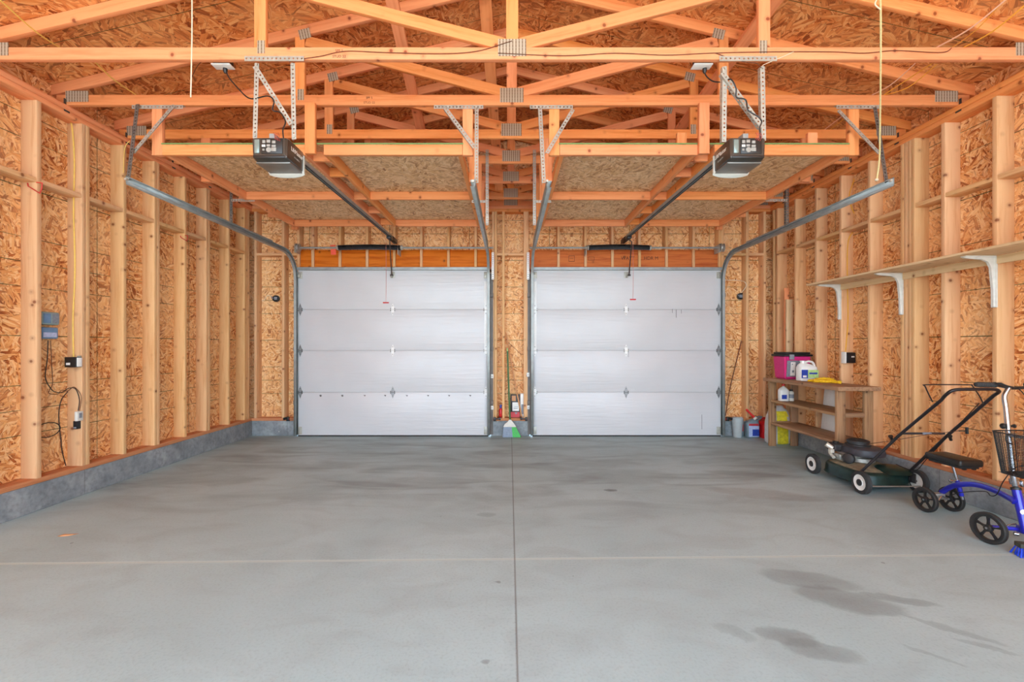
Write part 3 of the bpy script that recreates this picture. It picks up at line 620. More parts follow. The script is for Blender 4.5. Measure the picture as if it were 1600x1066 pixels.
# ------------------------------------------------------------------ garage doors
DY = 6.545
LEV = [0.018, 0.656, 1.273, 1.881, 2.474]
HSTEEL = plain('hinge_steel', srgb(150, 150, 150), 0.4, 0.6, 0.15, 30)
HWHITE = plain('white_painted_hinge', srgb(236, 234, 230), 0.3, 0.0, 0.03)
def door(name, x0, x1, label, whites, cgrey, hx, flip):
    T = thing(name, label, None, ((x0+x1)/2, DY, 0), kind='structure')
    for i in range(4):
        z0, z1 = LEV[i], LEV[i+1]
        MB().box(x0, x1, DY, DY+0.045, z0+0.0012, z1-0.0012, bev=0.003).build('door_section', DOORM, T, origin=((x0+x1)/2, DY, z0))
    MB().box(x0, x1, DY+0.004, DY+0.04, 0.0, 0.0185).build('bottom_seal', RUBBER, T)
    for i in (1, 2, 3): MB().box(x0+0.004, x1-0.004, DY+0.0455, DY+0.048, LEV[i]-0.03, LEV[i]+0.03).build('seam_light_block', STEEL, T)  # unseen strips added behind the seams to block daylight through the gaps
    m = MB(); m.box(x0+0.01, x1-0.01, DY-0.055, DY, 2.462, 2.466); m.box(x0+0.01, x1-0.01, DY-0.055, DY-0.051, 2.466, 2.50); m.box(x0+0.01, x1-0.01, DY, DY+0.003, 2.475, 2.505)
    m.build('top_strut', STEEL, T)
    def hinge(x, z, mt, k):
        m = MB(); hw = 0.026; hh = 0.092
        pl = [(x, z+hh), (x+hw*0.5, z+hh*0.62), (x+hw, z+0.022), (x+hw, z-0.022), (x+hw*0.5, z-hh*0.62), (x, z-hh), (x-hw*0.5, z-hh*0.62), (x-hw, z-0.022), (x-hw, z+0.022), (x-hw*0.5, z+hh*0.62)]
        m.prism([(a, DY-0.006, b_) for a, b_ in pl], (0, 0.005, 0))
        m.cyl((x-0.036, DY-0.012, z), (x+0.036, DY-0.012, z), 0.0065, n=10)
        h = m.build('hinge', mt, T)
        m = MB()
        for dx in (-0.03, 0.03): m.box(x+dx-0.0035, x+dx+0.0035, DY-0.018, DY-0.002, z-0.022, z+0.022, bev=0.002)
        for dz in (-0.055, 0.055): m.cyl((x, DY-0.010, z+dz), (x, DY-0.006, z+dz), 0.006, n=8)
        m.build('hinge_lug', DSTEEL, h)
    for i in (1, 2, 3):
        hinge(x0+0.035, LEV[i], HWHITE if 'L' in whites else HSTEEL, 0)
        hinge(x1-0.035, LEV[i], HWHITE if 'R' in whites else HSTEEL, 0)
        hinge(hx, LEV[i], HSTEEL if i == 1 else HWHITE, 0)
    for x, s in ((x0+0.03, -1), (x1-0.03, 1)):       # top roller brackets and bottom corner brackets
        m = MB(); m.box(x-0.035, x+0.035, DY-0.004, DY, 2.34, 2.44, bev=0.002); m.box(x-0.03, x+0.01, DY-0.03, DY-0.004, 2.36, 2.40, bev=0.003)
        m.cyl((x, DY-0.03, 2.42), (x+s*0.075, DY-0.03, 2.42), 0.006, n=8)
        m.build('top_bracket', GALV, T)
        MB().box(x-0.035, x+0.03, DY-0.005, DY, 0.03, 0.145, bev=0.003).build('corner_bracket', GALV, T)
    m = MB(); m.box(hx-0.03, hx+0.03, DY-0.006, DY, 2.35, 2.44, bev=0.003); m.box(hx-0.006, hx+0.006, DY-0.05, DY-0.006, 2.355, 2.395, bev=0.003)
    m.build('arm_bracket', GALV, T)
    if 'L' in whites or 'R' in whites:
        xs = x0+0.035 if 'L' in whites else x1-0.035
        MB().box(xs-0.024, xs+0.024, DY-0.0025, DY, 1.30, 2.30, bev=0.001).build('end_stile', HWHITE, T)
    return T
DLx0, DLx1, DRx0, DRx1 = -3.134, -0.313, 0.342, 3.134
HXL = (614-796)/105.3; HXR = (978-796)/105.3
d1 = door('door_1', DLx0, DLx1, 'left white sectional garage door with a row of small dark screw marks', 'R', 1, HXL, 0)
d2 = door('door_2', DRx0, DRx1, 'right white sectional garage door with thin scratch marks', 'L', 1, HXR, 0)
m = MB()
for px in (501, 535, 570, 602, 636, 669, 702, 735):
    p = at(px, 618.5, DY); m.cyl((p.x, DY-0.0022, p.z), (p.x, DY-0.0002, p.z), 0.013 if px < 560 else 0.008, 0.016 if px < 560 else 0.010, n=8)
    m.box(p.x-0.02, p.x+0.012, DY-0.0016, DY-0.0002, p.z+0.004, p.z+0.010)
m.build('screw_marks', plain('dented_mark', srgb(104, 100, 98), 0.6, 0.2, 0.2), d1)
m = MB()
for px, y0_, y1_, w in ((1096.7, 648, 671, 0.006), (1050.5, 483, 489, 0.006), (1056.5, 484, 496.5, 0.008), (1064.5, 484, 490, 0.006), (982, 549, 558, 0.005)):
    a = at(px, y0_, DY); b_ = at(px, y1_, DY); m.box(a.x-w/2, a.x+w/2, DY-0.0012, DY-0.0002, b_.z, a.z)
m.build('scratch_marks', plain('scratch_grey', srgb(110, 108, 108), 0.6, 0, 0.1), d2)

# ------------------------------------------------------------------ door tracks
JAMBS = plain('dull_jamb_steel', srgb(112, 104, 98), 0.55, 0.4, 0.15, 12)
def track(x, s, yend, zend, label, outer):
    """s = +1 when the door lies at +x of the track"""
    T = thing('door_track', label, 'garage door track', (x, 6.50, 0), group='galvanised garage door tracks')
    yv = 6.497; R = 0.36; zt = zend; z0c = zt-R-0.02
    path = [((yv, 0.03), (-1, 0)), ((yv, 1.2), (-1, 0)), ((yv, z0c), (-1, 0))]
    for i in range(1, 12):
        a = PI/2*i/12; path.append(((yv-R+R*math.cos(a), z0c+R*math.sin(a)), (-math.cos(a), -math.sin(a))))
    path += [((yv-R, zt-0.02), (0, -1)), ((5.0, zt-0.01), (0, -1)), ((yend, zt), (0, -1))]
    prof = [(0.034, -0.022), (0.034, -0.027), (0.0, -0.030), (0.0, 0.030), (0.034, 0.027), (0.034, 0.020)]
    m = MB(); rows = []
    for (y, z), n in path:
        rows.append([m.bm.verts.new((x+s*a, y+n[0]*b_, z+n[1]*b_)) for a, b_ in prof])
    for A, B in zip(rows[:-1], rows[1:]):
        for j in range(len(prof)-1): m.bm.faces.new((A[j], A[j+1], B[j+1], B[j]))
    m.build('track_rail', STEEL, T, solid=0.003, ang=30)
    # angle fixing the upright to the jamb, angle stiffening the overhead run
    m = MB(); m.box(x-s*0.004, x-s*0.001, yv-0.02, 6.598, 0.02, 2.42); m.box(x-s*0.046, x-s*0.004, 6.594, 6.598, 0.02, 2.42)
    m.build('jamb_angle', JAMBS, T)
    m = MB(); m.box(x-s*0.006, x-s*0.003, yend, 5.9, zt-0.02, zt+0.045); m.build('stiffening_angle', STEEL, T)
    for z in (0.5, 1.3, 2.1):
        MB().box(x-s*0.004, x-s*0.05, 6.55, 6.594, z-0.03, z+0.03, bev=0.002).build('jamb_bracket', JAMBS, T)
    # front hanger under the second truss
    yt = TD[1]
    return T
t1 = track(-3.158, 1, 3.64, 2.707, 'door track at the left wall side, ending near the left wall studs', 1)
t2 = track(-0.290, -1, 3.66, 2.695, 'door track on the right edge of the left garage door', 0)
t3 = track(0.318, 1, 3.70, 2.700, 'door track on the left edge of the right garage door', 0)
t4 = track(3.158, -1, 3.63, 2.690, 'door track at the right wall side, a pale rope hanging to its end', 1)
# hangers of the overhead runs: bar under truss two, strap, diagonal; a second strap farther back
yt = TD[1]-0.006
def hang(T, bar, strap0, strap1, dg0, dg1, s, drk):
    a = at(*bar[0], yt); b_ = at(*bar[1], yt); z = ZP-0.004
    perf((a.x, yt, z), (b_.x, yt, z), (0, 0, -1), (0, 1, 0), T)
    perf(strap0, strap1, (s, 0, 0), (0, 1, 0), T, mt=drk)
    perf(dg0, dg1, (s, 0, 0.4), (0, 1, 0), T)
G2 = GALV
SLOT = plain('grey_hanger_steel', srgb(120, 118, 112), 0.5, 0.6, 0.2, 30)
def P(px, py, D): v = at(px, py, D); return (v.x, v.y, v.z)
hang(t1, ((206, 163), (286, 163)), P(212, 163, 3.825), P(197, 282, 3.66), P(270, 163, 3.822), P(206, 237, 3.74), 1, SLOT)
hang(t2, ((678, 168), (755, 168)), P(742, 168, 3.825), P(741.5, 286, 3.68), P(693, 170, 3.822), P(739, 232, 3.76), 1, GALV)
hang(t3, ((828, 168), (895, 168)), P(841, 168, 3.825), P(847, 286, 3.70), P(893, 170, 3.822), P(852, 238, 3.76), 1, GALV)
hang(t4, ((1307, 170), (1377, 170)), P(1370, 168, 3.825), P(1388, 283, 3.66), P(1312, 171, 3.822), P(1376, 238, 3.74), -1, SLOT)
for T, px, y0_, y1_, D, hx0, hx1, hy, in ((t1, 359, 262, 352, 5.05, 361, 398, 311, ), (t4, 1228, 262, 352, 5.05, 1230, 1196, 311), (t2, 759, 234, 352, 5.04, 761, 737, 313), (t3, 833, 234, 352, 5.04, 835, 861, 313)):
    perf(P(px, y0_, D), P(px, y1_, D), (1, 0, 0), (0, 1, 0), T, mt=SLOT if T in (t1, t4) else GALV)
    perf(P(hx0, hy, D-0.01), P(hx1, hy, D-0.01), (0, 0, -1), (0, 1, 0), T, w=0.028)
for T, x in ((t2, -0.262), (t3, 0.258)):    # white punched angle where rail and jamb meet
    perf((x, 6.50, 2.32), (x, 6.50, 2.72), (1, 0, 0), (0, 1, 0), T, w=0.035, mt=HWHITE)
# bolts at the ends
for T, p in ((t1, P(199, 281, 3.62)), (t2, P(739, 284, 3.64)), (t3, P(855, 284, 3.68)), (t4, P(1390, 283, 3.61))):
    m = MB(); m.cyl(p, (p[0], p[1]-0.02, p[2]), 0.011, n=6); m.build('bolt', GALV, T)

# ------------------------------------------------------------------ torsion shafts and springs
def shaft(x0, x1, s0, s1, drum_x, label, tagx=None):
    yy, zz = 6.44, 2.775
    T = thing('torsion_spring_shaft', label, 'torsion spring', ((x0+x1)/2, yy, zz), group='torsion springs over the garage doors')
    MB().cyl((x0, yy, zz), (x1, yy, zz), 0.0127, n=14).build('shaft', STEEL, T)
    m = MB(); n = 52
    pts = []
    for i in range(n*8+1):
        a = 2*PI*i/8; xx = s0+(s1-s0)*i/(n*8); b_ = math.sin(PI*i/(n*8))*0.012
        pts.append((xx, yy+0.031*math.cos(a), zz+b_+0.031*math.sin(a)))
    m.tube(pts, 0.0085, n=5); m.cyl((s0, yy, zz+0.001), (s1, yy, zz+0.001), 0.026, n=12)
    m.build('spring', BLACKM, T)
    for x in (s0-0.015, s1+0.005):
        MB().lathe([(0.013, 0), (0.034, 0.0), (0.038, 0.012), (0.03, 0.028), (0.013, 0.03)], (x, yy, zz), 'X').build('spring_cone', GALV, T)
    for x in drum_x:
        m = MB(); m.lathe([(0.014, -0.02), (0.058, -0.018), (0.062, -0.006), (0.05, 0.0), (0.05, 0.03), (0.062, 0.036), (0.03, 0.045), (0.014, 0.05)], (x, yy, zz), 'X', n=26)
        m.build('cable_drum', ALU, T)
        MB().box(x-0.03, x-0.025, yy-0.03, 6.60, zz-0.07, zz+0.05, bev=0.002).build('end_bearing_plate', GALV, T)
    xm = (s0 if x0 > 0 else s1)
    MB().box(xm-0.035, xm-0.030, yy-0.03, 6.60, zz-0.10, zz+0.03, bev=0.001).build('anchor_plate', GALV, T)
    if tagx is not None:
        m = MB(); m.box(tagx-0.035, tagx+0.04, yy-0.045, yy-0.043, zz-0.11, zz-0.03); m.box(tagx-0.045, tagx+0.03, yy-0.045, yy-0.043, zz+0.012, zz+0.03)
        m.build('warning_tag', ORANGE, T)
    return T
shaft(-3.12, -0.235, (529-796)/107, (626-796)/107, (-3.095, ), 'torsion spring with an orange warning tag above the left garage door', tagx=(523-796)/107)
shaft(0.30, 3.14, (919-796)/107, (1014-796)/107, (3.085, ), 'plain black torsion spring above the right garage door')

# ------------------------------------------------------------------ garage door openers
HOUSE = plain('bronze_black_housing', srgb(62, 56, 50), 0.3, 0.15, 0.12, 12, coat=0.4)
HBOT = plain('grey_steel_base', srgb(128, 124, 118), 0.4, 0.5, 0.1, 12)
LENS = plain('frosted_lens', srgb(236, 236, 226), 0.35, 0, 0.03, trans=0.35)
PANEL = plain('panel_black', srgb(36, 33, 31), 0.4, 0, 0.1)
LABW = plain('label_white', srgb(226, 222, 212), 0.5, 0, 0.04)
LABG = plain('label_grey', srgb(150, 146, 138), 0.5, 0, 0.2, 60)
def opener(cx, label, ex, lens_side, brace_pts, straps, bar, doorx, arm, ropex, handle_py, outlet):
    T = thing('garage_door_opener', label, 'garage door opener', (cx, 3.25, 2.66), group='ceiling mounted door openers')
    w = 0.132; y0_, y1_ = 3.125, 3.375; z0, z1 = 2.665, 2.825
    m = MB(); sec = []
    for y, k, zz0, zz1 in ((y0_, 0.86, z0+0.022, z1-0.008), (y0_+0.012, 0.95, z0+0.012, z1-0.002), (y0_+0.04, 1.0, z0+0.006, z1), (y1_-0.02, 1.0, z0+0.004, z1), (y1_, 0.98, z0+0.004, z1-0.008)):
        a = w*k; r = 0.016
        pts = []
        for (qx, qz, a0) in ((a-r, zz1-r, 0), (-a+r, zz1-r, PI/2), (-a+r*1.3, zz0+r, PI), (a-r*1.3, zz0+r, PI*1.5)):
            for j in range(4):
                t = a0+PI/2*j/3; pts.append((cx+qx+r*math.cos(t), y, qz+r*math.sin(t)))
        sec.append(pts)
    m.loft(sec); body = m.build('motor_housing', HOUSE, T, ang=30)
    MB().box(cx-w*0.93, cx+w*0.93, y0_+0.05, y1_-0.004, z0-0.006, z0+0.005, bev=0.003).build('base_plate', HBOT, T)
    MB().box(cx-w*0.86, cx+w*0.86, y0_-0.003, y0_+0.004, z0+0.012, z0+0.03, bev=0.003).build('front_lip', PANEL, body)
    # control panel: dark field with buttons, window strip beside it
    px_ = cx+0.035 if ex > 0 else cx-0.0
    gx = -0.084 if ex < 0 else -0.084
    MB().box(cx+gx-0.020, cx+gx+0.016, y0_-0.006, y0_+0.006, z0+0.045, z1-0.018, bev=0.005).build('lens_window', plain('tinted_window_'+('a' if ex < 0 else 'b'), srgb(128, 142, 136), 0.2, 0.2, 0.1), body)
    MB().box(cx-0.055, cx+0.095, y0_-0.005, y0_+0.006, z0+0.04, z1-0.012, bev=0.004).build('control_panel', PANEL, body)
    pm = MB()
    for i, (bx_, bz_, bw, bh) in enumerate(((-0.035, 0.125, 0.022, 0.022), (-0.003, 0.128, 0.026, 0.022), (0.035, 0.122, 0.026, 0.02), (-0.035, 0.095, 0.026, 0.018), (-0.003, 0.098, 0.026, 0.016), (0.035, 0.094, 0.03, 0.016), (0.035, 0.07, 0.034, 0.026), (-0.038, 0.068, 0.016, 0.014))):
        pm.box(cx+bx_-bw/2, cx+bx_+bw/2, y0_-0.0075, y0_-0.004, z0+bz_-bh/2, z0+bz_+bh/2, bev=0.0015)
    pm.lathe([(0.006, 0), (0.017, 0.0), (0.019, 0.003), (0.006, 0.004)], (cx-0.001, y0_-0.0085, z0+0.068), 'Y', n=18)
    pm.build('printed_legends', LABG, body)
    MB().box(cx-0.048, cx-0.026, y0_-0.0085, y0_-0.006, z0+0.088, z0+0.103).build('white_label', LABW, body)
    wm_ = MB()
    for i, (dx, c_) in enumerate(((0.045, 0), (0.055, 1), (0.066, 2), (0.078, 3))):
        wm_.tube([(cx+dx, y0_-0.006, z1-0.02-0.004*i), (cx+dx+0.006, y0_-0.025, z1-0.005), (cx+dx-0.005, y0_-0.02, z1+0.02)], 0.0018, n=5, smooth=4)
    wm_.build('control_wires', plain('lead_wires_'+('a' if ex < 0 else 'b'), srgb(170, 70, 60), 0.5, 0, 0.9, 90), body)
    # light lens wrapping the door end, lower side
    m = MB(); sec = []
    for y, k, zb in ((y1_-0.012, 1.03, z0-0.018), (y1_+0.006, 1.02, z0-0.032), (y1_+0.022, 0.9, z0-0.03), (y1_+0.034, 0.7, z0-0.02)):
        a = w*k; pts = []
        n = 12
        for j in range(n+1):
            u = -1+2*j/n; pts.append((cx+a*u, y, zb+0.020*abs(u)**3))
        pts += [(cx+a, y, z1-0.03), (cx-a, y, z1-0.03)]
        sec.append(pts)
    m.loft(sec); m.build('light_lens', LENS, T)
    # wording along the side that faces the room middle
    sd = 1 if cx < 0 else -1
    X = cx+sd*(w+0.0012)
    M = frame((X, (y0_+y1_)/2+0.01, z0+0.10), (0, sd*1, 0), (0, 0, 1))
    text('side_wording', 'LiftMaster', 0.044, M, LABW, body)
    text('side_wording', 'SECURITY+', 0.018, frame((X, (y0_+y1_)/2+0.01, z0+0.055), (0, sd*1, 0), (0, 0, 1)), LABG, body)
    # rail, sprocket bracket, trolley, arm, release rope
    zr = lambda y: 2.834+0.0195*(y-3.25)
    m = MB(); pr = [(-0.019, -0.016), (0.019, -0.016), (0.019, 0.016), (-0.019, 0.016)]
    m.loft([[(cx+(doorx-cx)*(y-3.2)/3.25+a, y, zr(y)+b_+0.018) for a, b_ in pr] for y in (3.16, 6.42)])
    m.build('rail', STEEL, T)
    m = MB(); m.box(cx-0.025, cx+0.025, y1_-0.02, y1_+0.10, zr(3.4)-0.015, zr(3.4)+0.04, bev=0.004); m.build('rail_bracket', BLACKM, T)
    m = MB()
    for dx in (-0.021, 0.021): m.tube([(cx+dx*0.6, 3.42, zr(3.42)-0.004), (doorx+dx*0.6, 6.36, zr(6.36)-0.004)], 0.0045, n=6)
    m.build('drive_belt', BLACK, T)
    m = MB(); m.box(doorx-0.028, doorx+0.028, 6.36, 6.60, zr(6.4)-0.03, zr(6.4)+0.03, bev=0.006); m.build('header_bracket', BLACKM, T)
    m = MB(); m.box(doorx-0.03, doorx+0.03, 6.20, 6.34, zr(6.3)-0.036, zr(6.3)-0.002, bev=0.005); m.build('trolley', BLACKM, T)
    m = MB(); m.tube([(doorx, 6.28, zr(6.3)-0.03), arm[0], arm[1]], 0.009, n=6); m.cyl((arm[1][0]-0.02, arm[1][1], arm[1][2]), (arm[1][0]+0.02, arm[1][1], arm[1][2]), 0.014, n=10)
    m.build('door_arm', DSTEEL, T)
    p = at(ropex, handle_py, 6.22)
    m = MB(); m.tube([(p.x, 6.22, zr(6.22)-0.02), (p.x+0.003, 6.22, 2.3), (p.x, 6.22, p.z+0.01)], 0.0028, n=5, smooth=4)
    rp = m.build('release_cord', plain('red_white_cord_'+('a' if ex < 0 else 'b'), srgb(196, 120, 112), 0.6), T)
    m = MB(); m.box(p.x-0.043, p.x+0.043, 6.212, 6.228, p.z-0.010, p.z+0.008, bev=0.006); m.build('release_handle', RED, T)
    # hanger frame from the first truss
    yh = TD[0]-0.008
    a, b_ = at(bar[0], 97, yh), at(bar[1], 97, yh)
    perf((a.x, yh, ZP+0.018), (b_.x, yh, ZP+0.018), (0, 0, -1), (0, 1, 0), T, w=0.036)
    for (q0, q1) in straps: perf(q0, q1, (1, 0, 0), (0, 1, 0), T)
    perf(brace_pts[0], brace_pts[1], (1, 0, 0.8), (0, 1, 0), T)
    for (q0, q1) in straps:
        m = MB(); m.cyl((q1[0]+0.016, q1[1]-0.006, q1[2]+0.02), (q1[0]+0.016, q1[1]+0.004, q1[2]+0.02), 0.010, n=6)
        m.cyl((q0[0]+0.016, q0[1]-0.012, q0[2]-0.012), (q0[0]+0.016, q0[1]+0.004, q0[2]-0.012), 0.010, n=6); m.build('bolt', GALV, T)
    # supply cord from the outlet in the truss bay
    MB().tube(outlet, 0.0048, n=6, smooth=8).build('power_cord', BLACK, T)
    return T
yh = 3.212
def W_(px, py, D): return P(px, py, D)
opener(-1.70, 'black door opener on the left, white lettering on its right side', -1, 0,
       (W_(395, 105, 3.195), W_(452, 196, 3.20)),
       ((W_(398, 99, yh), W_(395, 216, 3.215)), (W_(454, 99, yh), W_(456, 218, 3.215))), (382, 475), -1.70,
       (P(609, 378, 6.30), P(612, 430, 6.50)), 603, 473,
       [P(352, 101, 3.33), P(356, 118, 3.32), P(372, 138, 3.30), P(391, 154, 3.25), P(418, 150, 3.17), P(428, 158, 3.16), P(426, 172, 3.17), P(438, 176, 3.17), P(446, 190, 3.16), P(442, 203, 3.15), P(443, 216, 3.16)])
opener(1.69, 'black door opener on the right, white lettering on its left side', 1, 0,
       (W_(1126, 115, 3.195), W_(1188, 200, 3.20)),
       ((W_(1129, 104, yh), W_(1128, 222, 3.215)), (W_(1188, 104, yh), W_(1190, 220, 3.215))), (1124, 1214), 1.69,
       (P(987, 378, 6.30), P(983, 430, 6.50)), 989, 468,
       [P(1101, 108, 3.33), P(1103, 118, 3.32), P(1114, 127, 3.29), P(1130, 128, 3.24), P(1142, 124, 3.17), P(1150, 138, 3.16), P(1151, 152, 3.17), P(1165, 156, 3.17), P(1169, 172, 3.16), P(1184, 182, 3.16), P(1190, 190, 3.15), P(1187, 200, 3.15), P(1189, 216, 3.16)])
# ------------------------------------------------------------------ small materials
PINK = plain('magenta_plastic', srgb(206, 40, 116), 0.4, 0, 0.06)
GREYP = plain('grey_plastic', srgb(128, 132, 140), 0.45, 0, 0.15, 60)
CLEARG = plain('clear_tub_plastic', srgb(196, 204, 204), 0.25, 0, 0.04, trans=0.25)
TEAL = plain('grey_teal_liquid', srgb(104, 126, 128), 0.3, 0, 0.1)
JUGG = plain('grey_blue_jug', srgb(116, 134, 142), 0.35, 0, 0.08)
LABEL_B = plain('deep_blue_label', srgb(40, 66, 160), 0.4, 0, 0.25, 60)
LABEL_L = plain('pale_blue_label', srgb(176, 190, 222), 0.4, 0, 0.15, 60)
LABEL_R = plain('red_label', srgb(196, 52, 60), 0.4, 0, 0.1)
LABEL_G = plain('green_yellow_label', srgb(178, 208, 130), 0.4, 0, 0.25, 70)
YELF = plain('yellow_cloth', srgb(238, 190, 26), 0.75, 0, 0.18, 60, 0.6)
YBAG = plain('yellow_bag_print', srgb(228, 208, 52), 0.4, 0, 0.25, 22, 0.4)
WBAG = plain('white_bag_plastic', srgb(206, 206, 204), 0.4, 0, 0.10, 18, 0.4)
GREENP = plain('green_handle', srgb(46, 100, 46), 0.4, 0, 0.1)
GREENB = plain('green_bristle', srgb(70, 178, 84), 0.6, 0, 0.15, 60)
GREYB = plain('grey_bristle', srgb(128, 142, 160), 0.6, 0, 0.15, 60)
STICK = plain('bare_wood_stick', srgb(206, 146, 98), 0.6, 0, 0.12, 40)
RUST = plain('rusty_rod', srgb(112, 66, 44), 0.7, 0, 0.3, 60)
METER1 = plain('grey_green_case', srgb(138, 156, 156), 0.4, 0, 0.1)
METER2 = plain('blue_grey_case', srgb(102, 136, 172), 0.25, 0, 0.1)
PADM = plain('black_vinyl', srgb(30, 28, 27), 0.38, 0, 0.15, 60)
REDCORD = plain('red_cord', srgb(200, 52, 40), 0.6, 0, 0.1)

# ------------------------------------------------------------------ wall shelf and its brackets
def shelf_bracket(T, y):
    m = MB(); w = 0.010
    pr = [(XR-0.012, 2.069), (3.66, 2.069), (3.645, 2.060), (3.66, 2.052), (3.80, 2.040), (3.845, 2.02), (3.866, 1.98), (3.885, 1.80), (3.886, 1.66), (XR-0.012, 1.66)]
    # web
    m.prism([(a, y-w, b_) for a, b_ in pr], (0, 2*w, 0))
    m.box(3.65, XR-0.0125, y-0.022, y+0.022, 2.060, 2.0695, bev=0.003)
    m.box(XR-0.012, XR-0.001, y-0.022, y+0.022, 1.655, 2.069, bev=0.003)
    b_ = m.build('shelf_bracket', OFFW, T)
    m = MB()
    for z in (1.70, 1.745, 1.80): m.cyl((XR-0.0125, y+0.013, z), (XR-0.015, y+0.013, z), 0.005, n=8)
    m.build('screw', DSTEEL, b_)
T = thing('wall_shelf', 'long pale shelf board on three off-white brackets along the right wall', 'shelf', (XR, 4.0, 2.07))
b_ = board('shelf_board', (3.745, 2.55, 2.080), (3.745, 5.34, 2.080), 0.020, 0.31, PARTICLE, T)
board('cleat', (XR-0.006, 2.55, 2.035), (XR-0.006, 5.22, 2.035), 0.066, 0.010, PARTICLE, T)
for y in (5.22, 4.40, 3.555): shelf_bracket(T, y)

# ------------------------------------------------------------------ low wooden shelving
T = thing('shelving_unit', 'low weathered wooden shelving unit standing against the right wall', 'shelving', (3.67, 5.25, 0))
ya, yb = 4.70, 5.96; xf, xb = 3.49, 3.875
for x in (xf+0.045, xb-0.045):
    for y in (ya+0.02, yb-0.02): board('leg', (x, y, 0), (x, y, 0.872), 0.089, 0.038, SHELFW, T, up=(1, 0, 0))
board('top_shelf', ((xf+xb)/2-0.01, ya-0.07, 0.892), ((xf+xb)/2-0.01, yb+0.05, 0.889), 0.042, xb-xf+0.06, SHELFW, T)
for z, n in ((0.605, 'middle_shelf'), (0.305, 'bottom_shelf')):
    board(n, ((xf+xb)/2+0.005, ya+0.041, z), ((xf+xb)/2+0.005, yb-0.041, z), 0.030, xb-xf-0.02, SHELFW, T)
    for y in (ya+0.02+0.0, yb-0.02):
        pass
for y in (ya+0.0205, yb-0.0205):
    for z in (0.605, 0.305): board('shelf_rail', (xf+0.091, y, z-0.0), (xb-0.091, y, z-0.0), 0.05, 0.034, SHELFW, T)
ZT_ = 0.910

# tote on top
def frustum(m, cx, cy, z0, z1, ax, ay, bx, by, bev=0.0, M=None):
    bm = m.bm; f0 = len(bm.faces)
    lo = [(-ax, -ay), (ax, -ay), (ax, ay), (-ax, ay)]; hi = [(-bx, -by), (bx, -by), (bx, by), (-bx, by)]
    vs = [bm.verts.new((cx+a, cy+b_, z0)) for a, b_ in lo]+[bm.verts.new((cx+a, cy+b_, z1)) for a, b_ in hi]
    for q in ((3, 2, 1, 0), (4, 5, 6, 7), (0, 1, 5, 4), (1, 2, 6, 5), (2, 3, 7, 6), (3, 0, 4, 7)): bm.faces.new([vs[i] for i in q])
    if M is not None: bmesh.ops.transform(bm, matrix=M, verts=vs)
    if bev: bmesh.ops.bevel(bm, geom=list({e for v in vs for e in v.link_edges}), offset=bev, segments=3, affect='EDGES')
    m._n(f0); return m
cx, cy = 3.725, 5.83
T = thing('storage_tote', 'magenta storage tote with a black lid on the wooden shelving', 'storage box', (cx, cy, ZT_))
MBt = MB(); frustum(MBt, cx, cy, ZT_, ZT_+0.31, 0.155, 0.115, 0.172, 0.135, 0.018); MBt.build('tub', PINK, T)
m = MB(); m.box(cx-0.185, cx+0.185, cy-0.148, cy+0.148, ZT_+0.298, ZT_+0.325, bev=0.01); m.box(cx-0.168, cx+0.168, cy-0.128, cy+0.128, ZT_+0.325, ZT_+0.352, bev=0.012)
m.build('lid', BLACK, T)
M = Matrix.Rotation(math.radians(4.9), 4, 'X')
def tilt(cx, cy, z0): return Matrix.Translation((cx, cy, z0)) @ M @ Matrix.Translation((-cx, -cy, -z0))
MB().box(cx-0.145, cx+0.055, cy-0.1195, cy-0.1165, ZT_+0.035, ZT_+0.245, M=tilt(cx, cy-0.118, ZT_)).build('front_label', GREYP, T)
MB().box(cx-0.098, cx-0.038, cy-0.1225, cy-0.1196, ZT_+0.05, ZT_+0.225, M=tilt(cx, cy-0.118, ZT_)).build('white_sticker', WHITE, T)
MB().box(cx-0.085, cx-0.072, cy-0.1235, cy-0.1226, ZT_+0.19, ZT_+0.205, M=tilt(cx, cy-0.118, ZT_)).box(cx-0.078, cx-0.052, cy-0.1235, cy-0.1226, ZT_+0.09, ZT_+0.12, M=tilt(cx, cy-0.118, ZT_)).build('sticker_print', GREYP, T)
MB().box(cx-0.125, cx-0.065, cy-0.162, cy-0.146, ZT_+0.255, ZT_+0.325, bev=0.005).build('latch', GREYP, T)

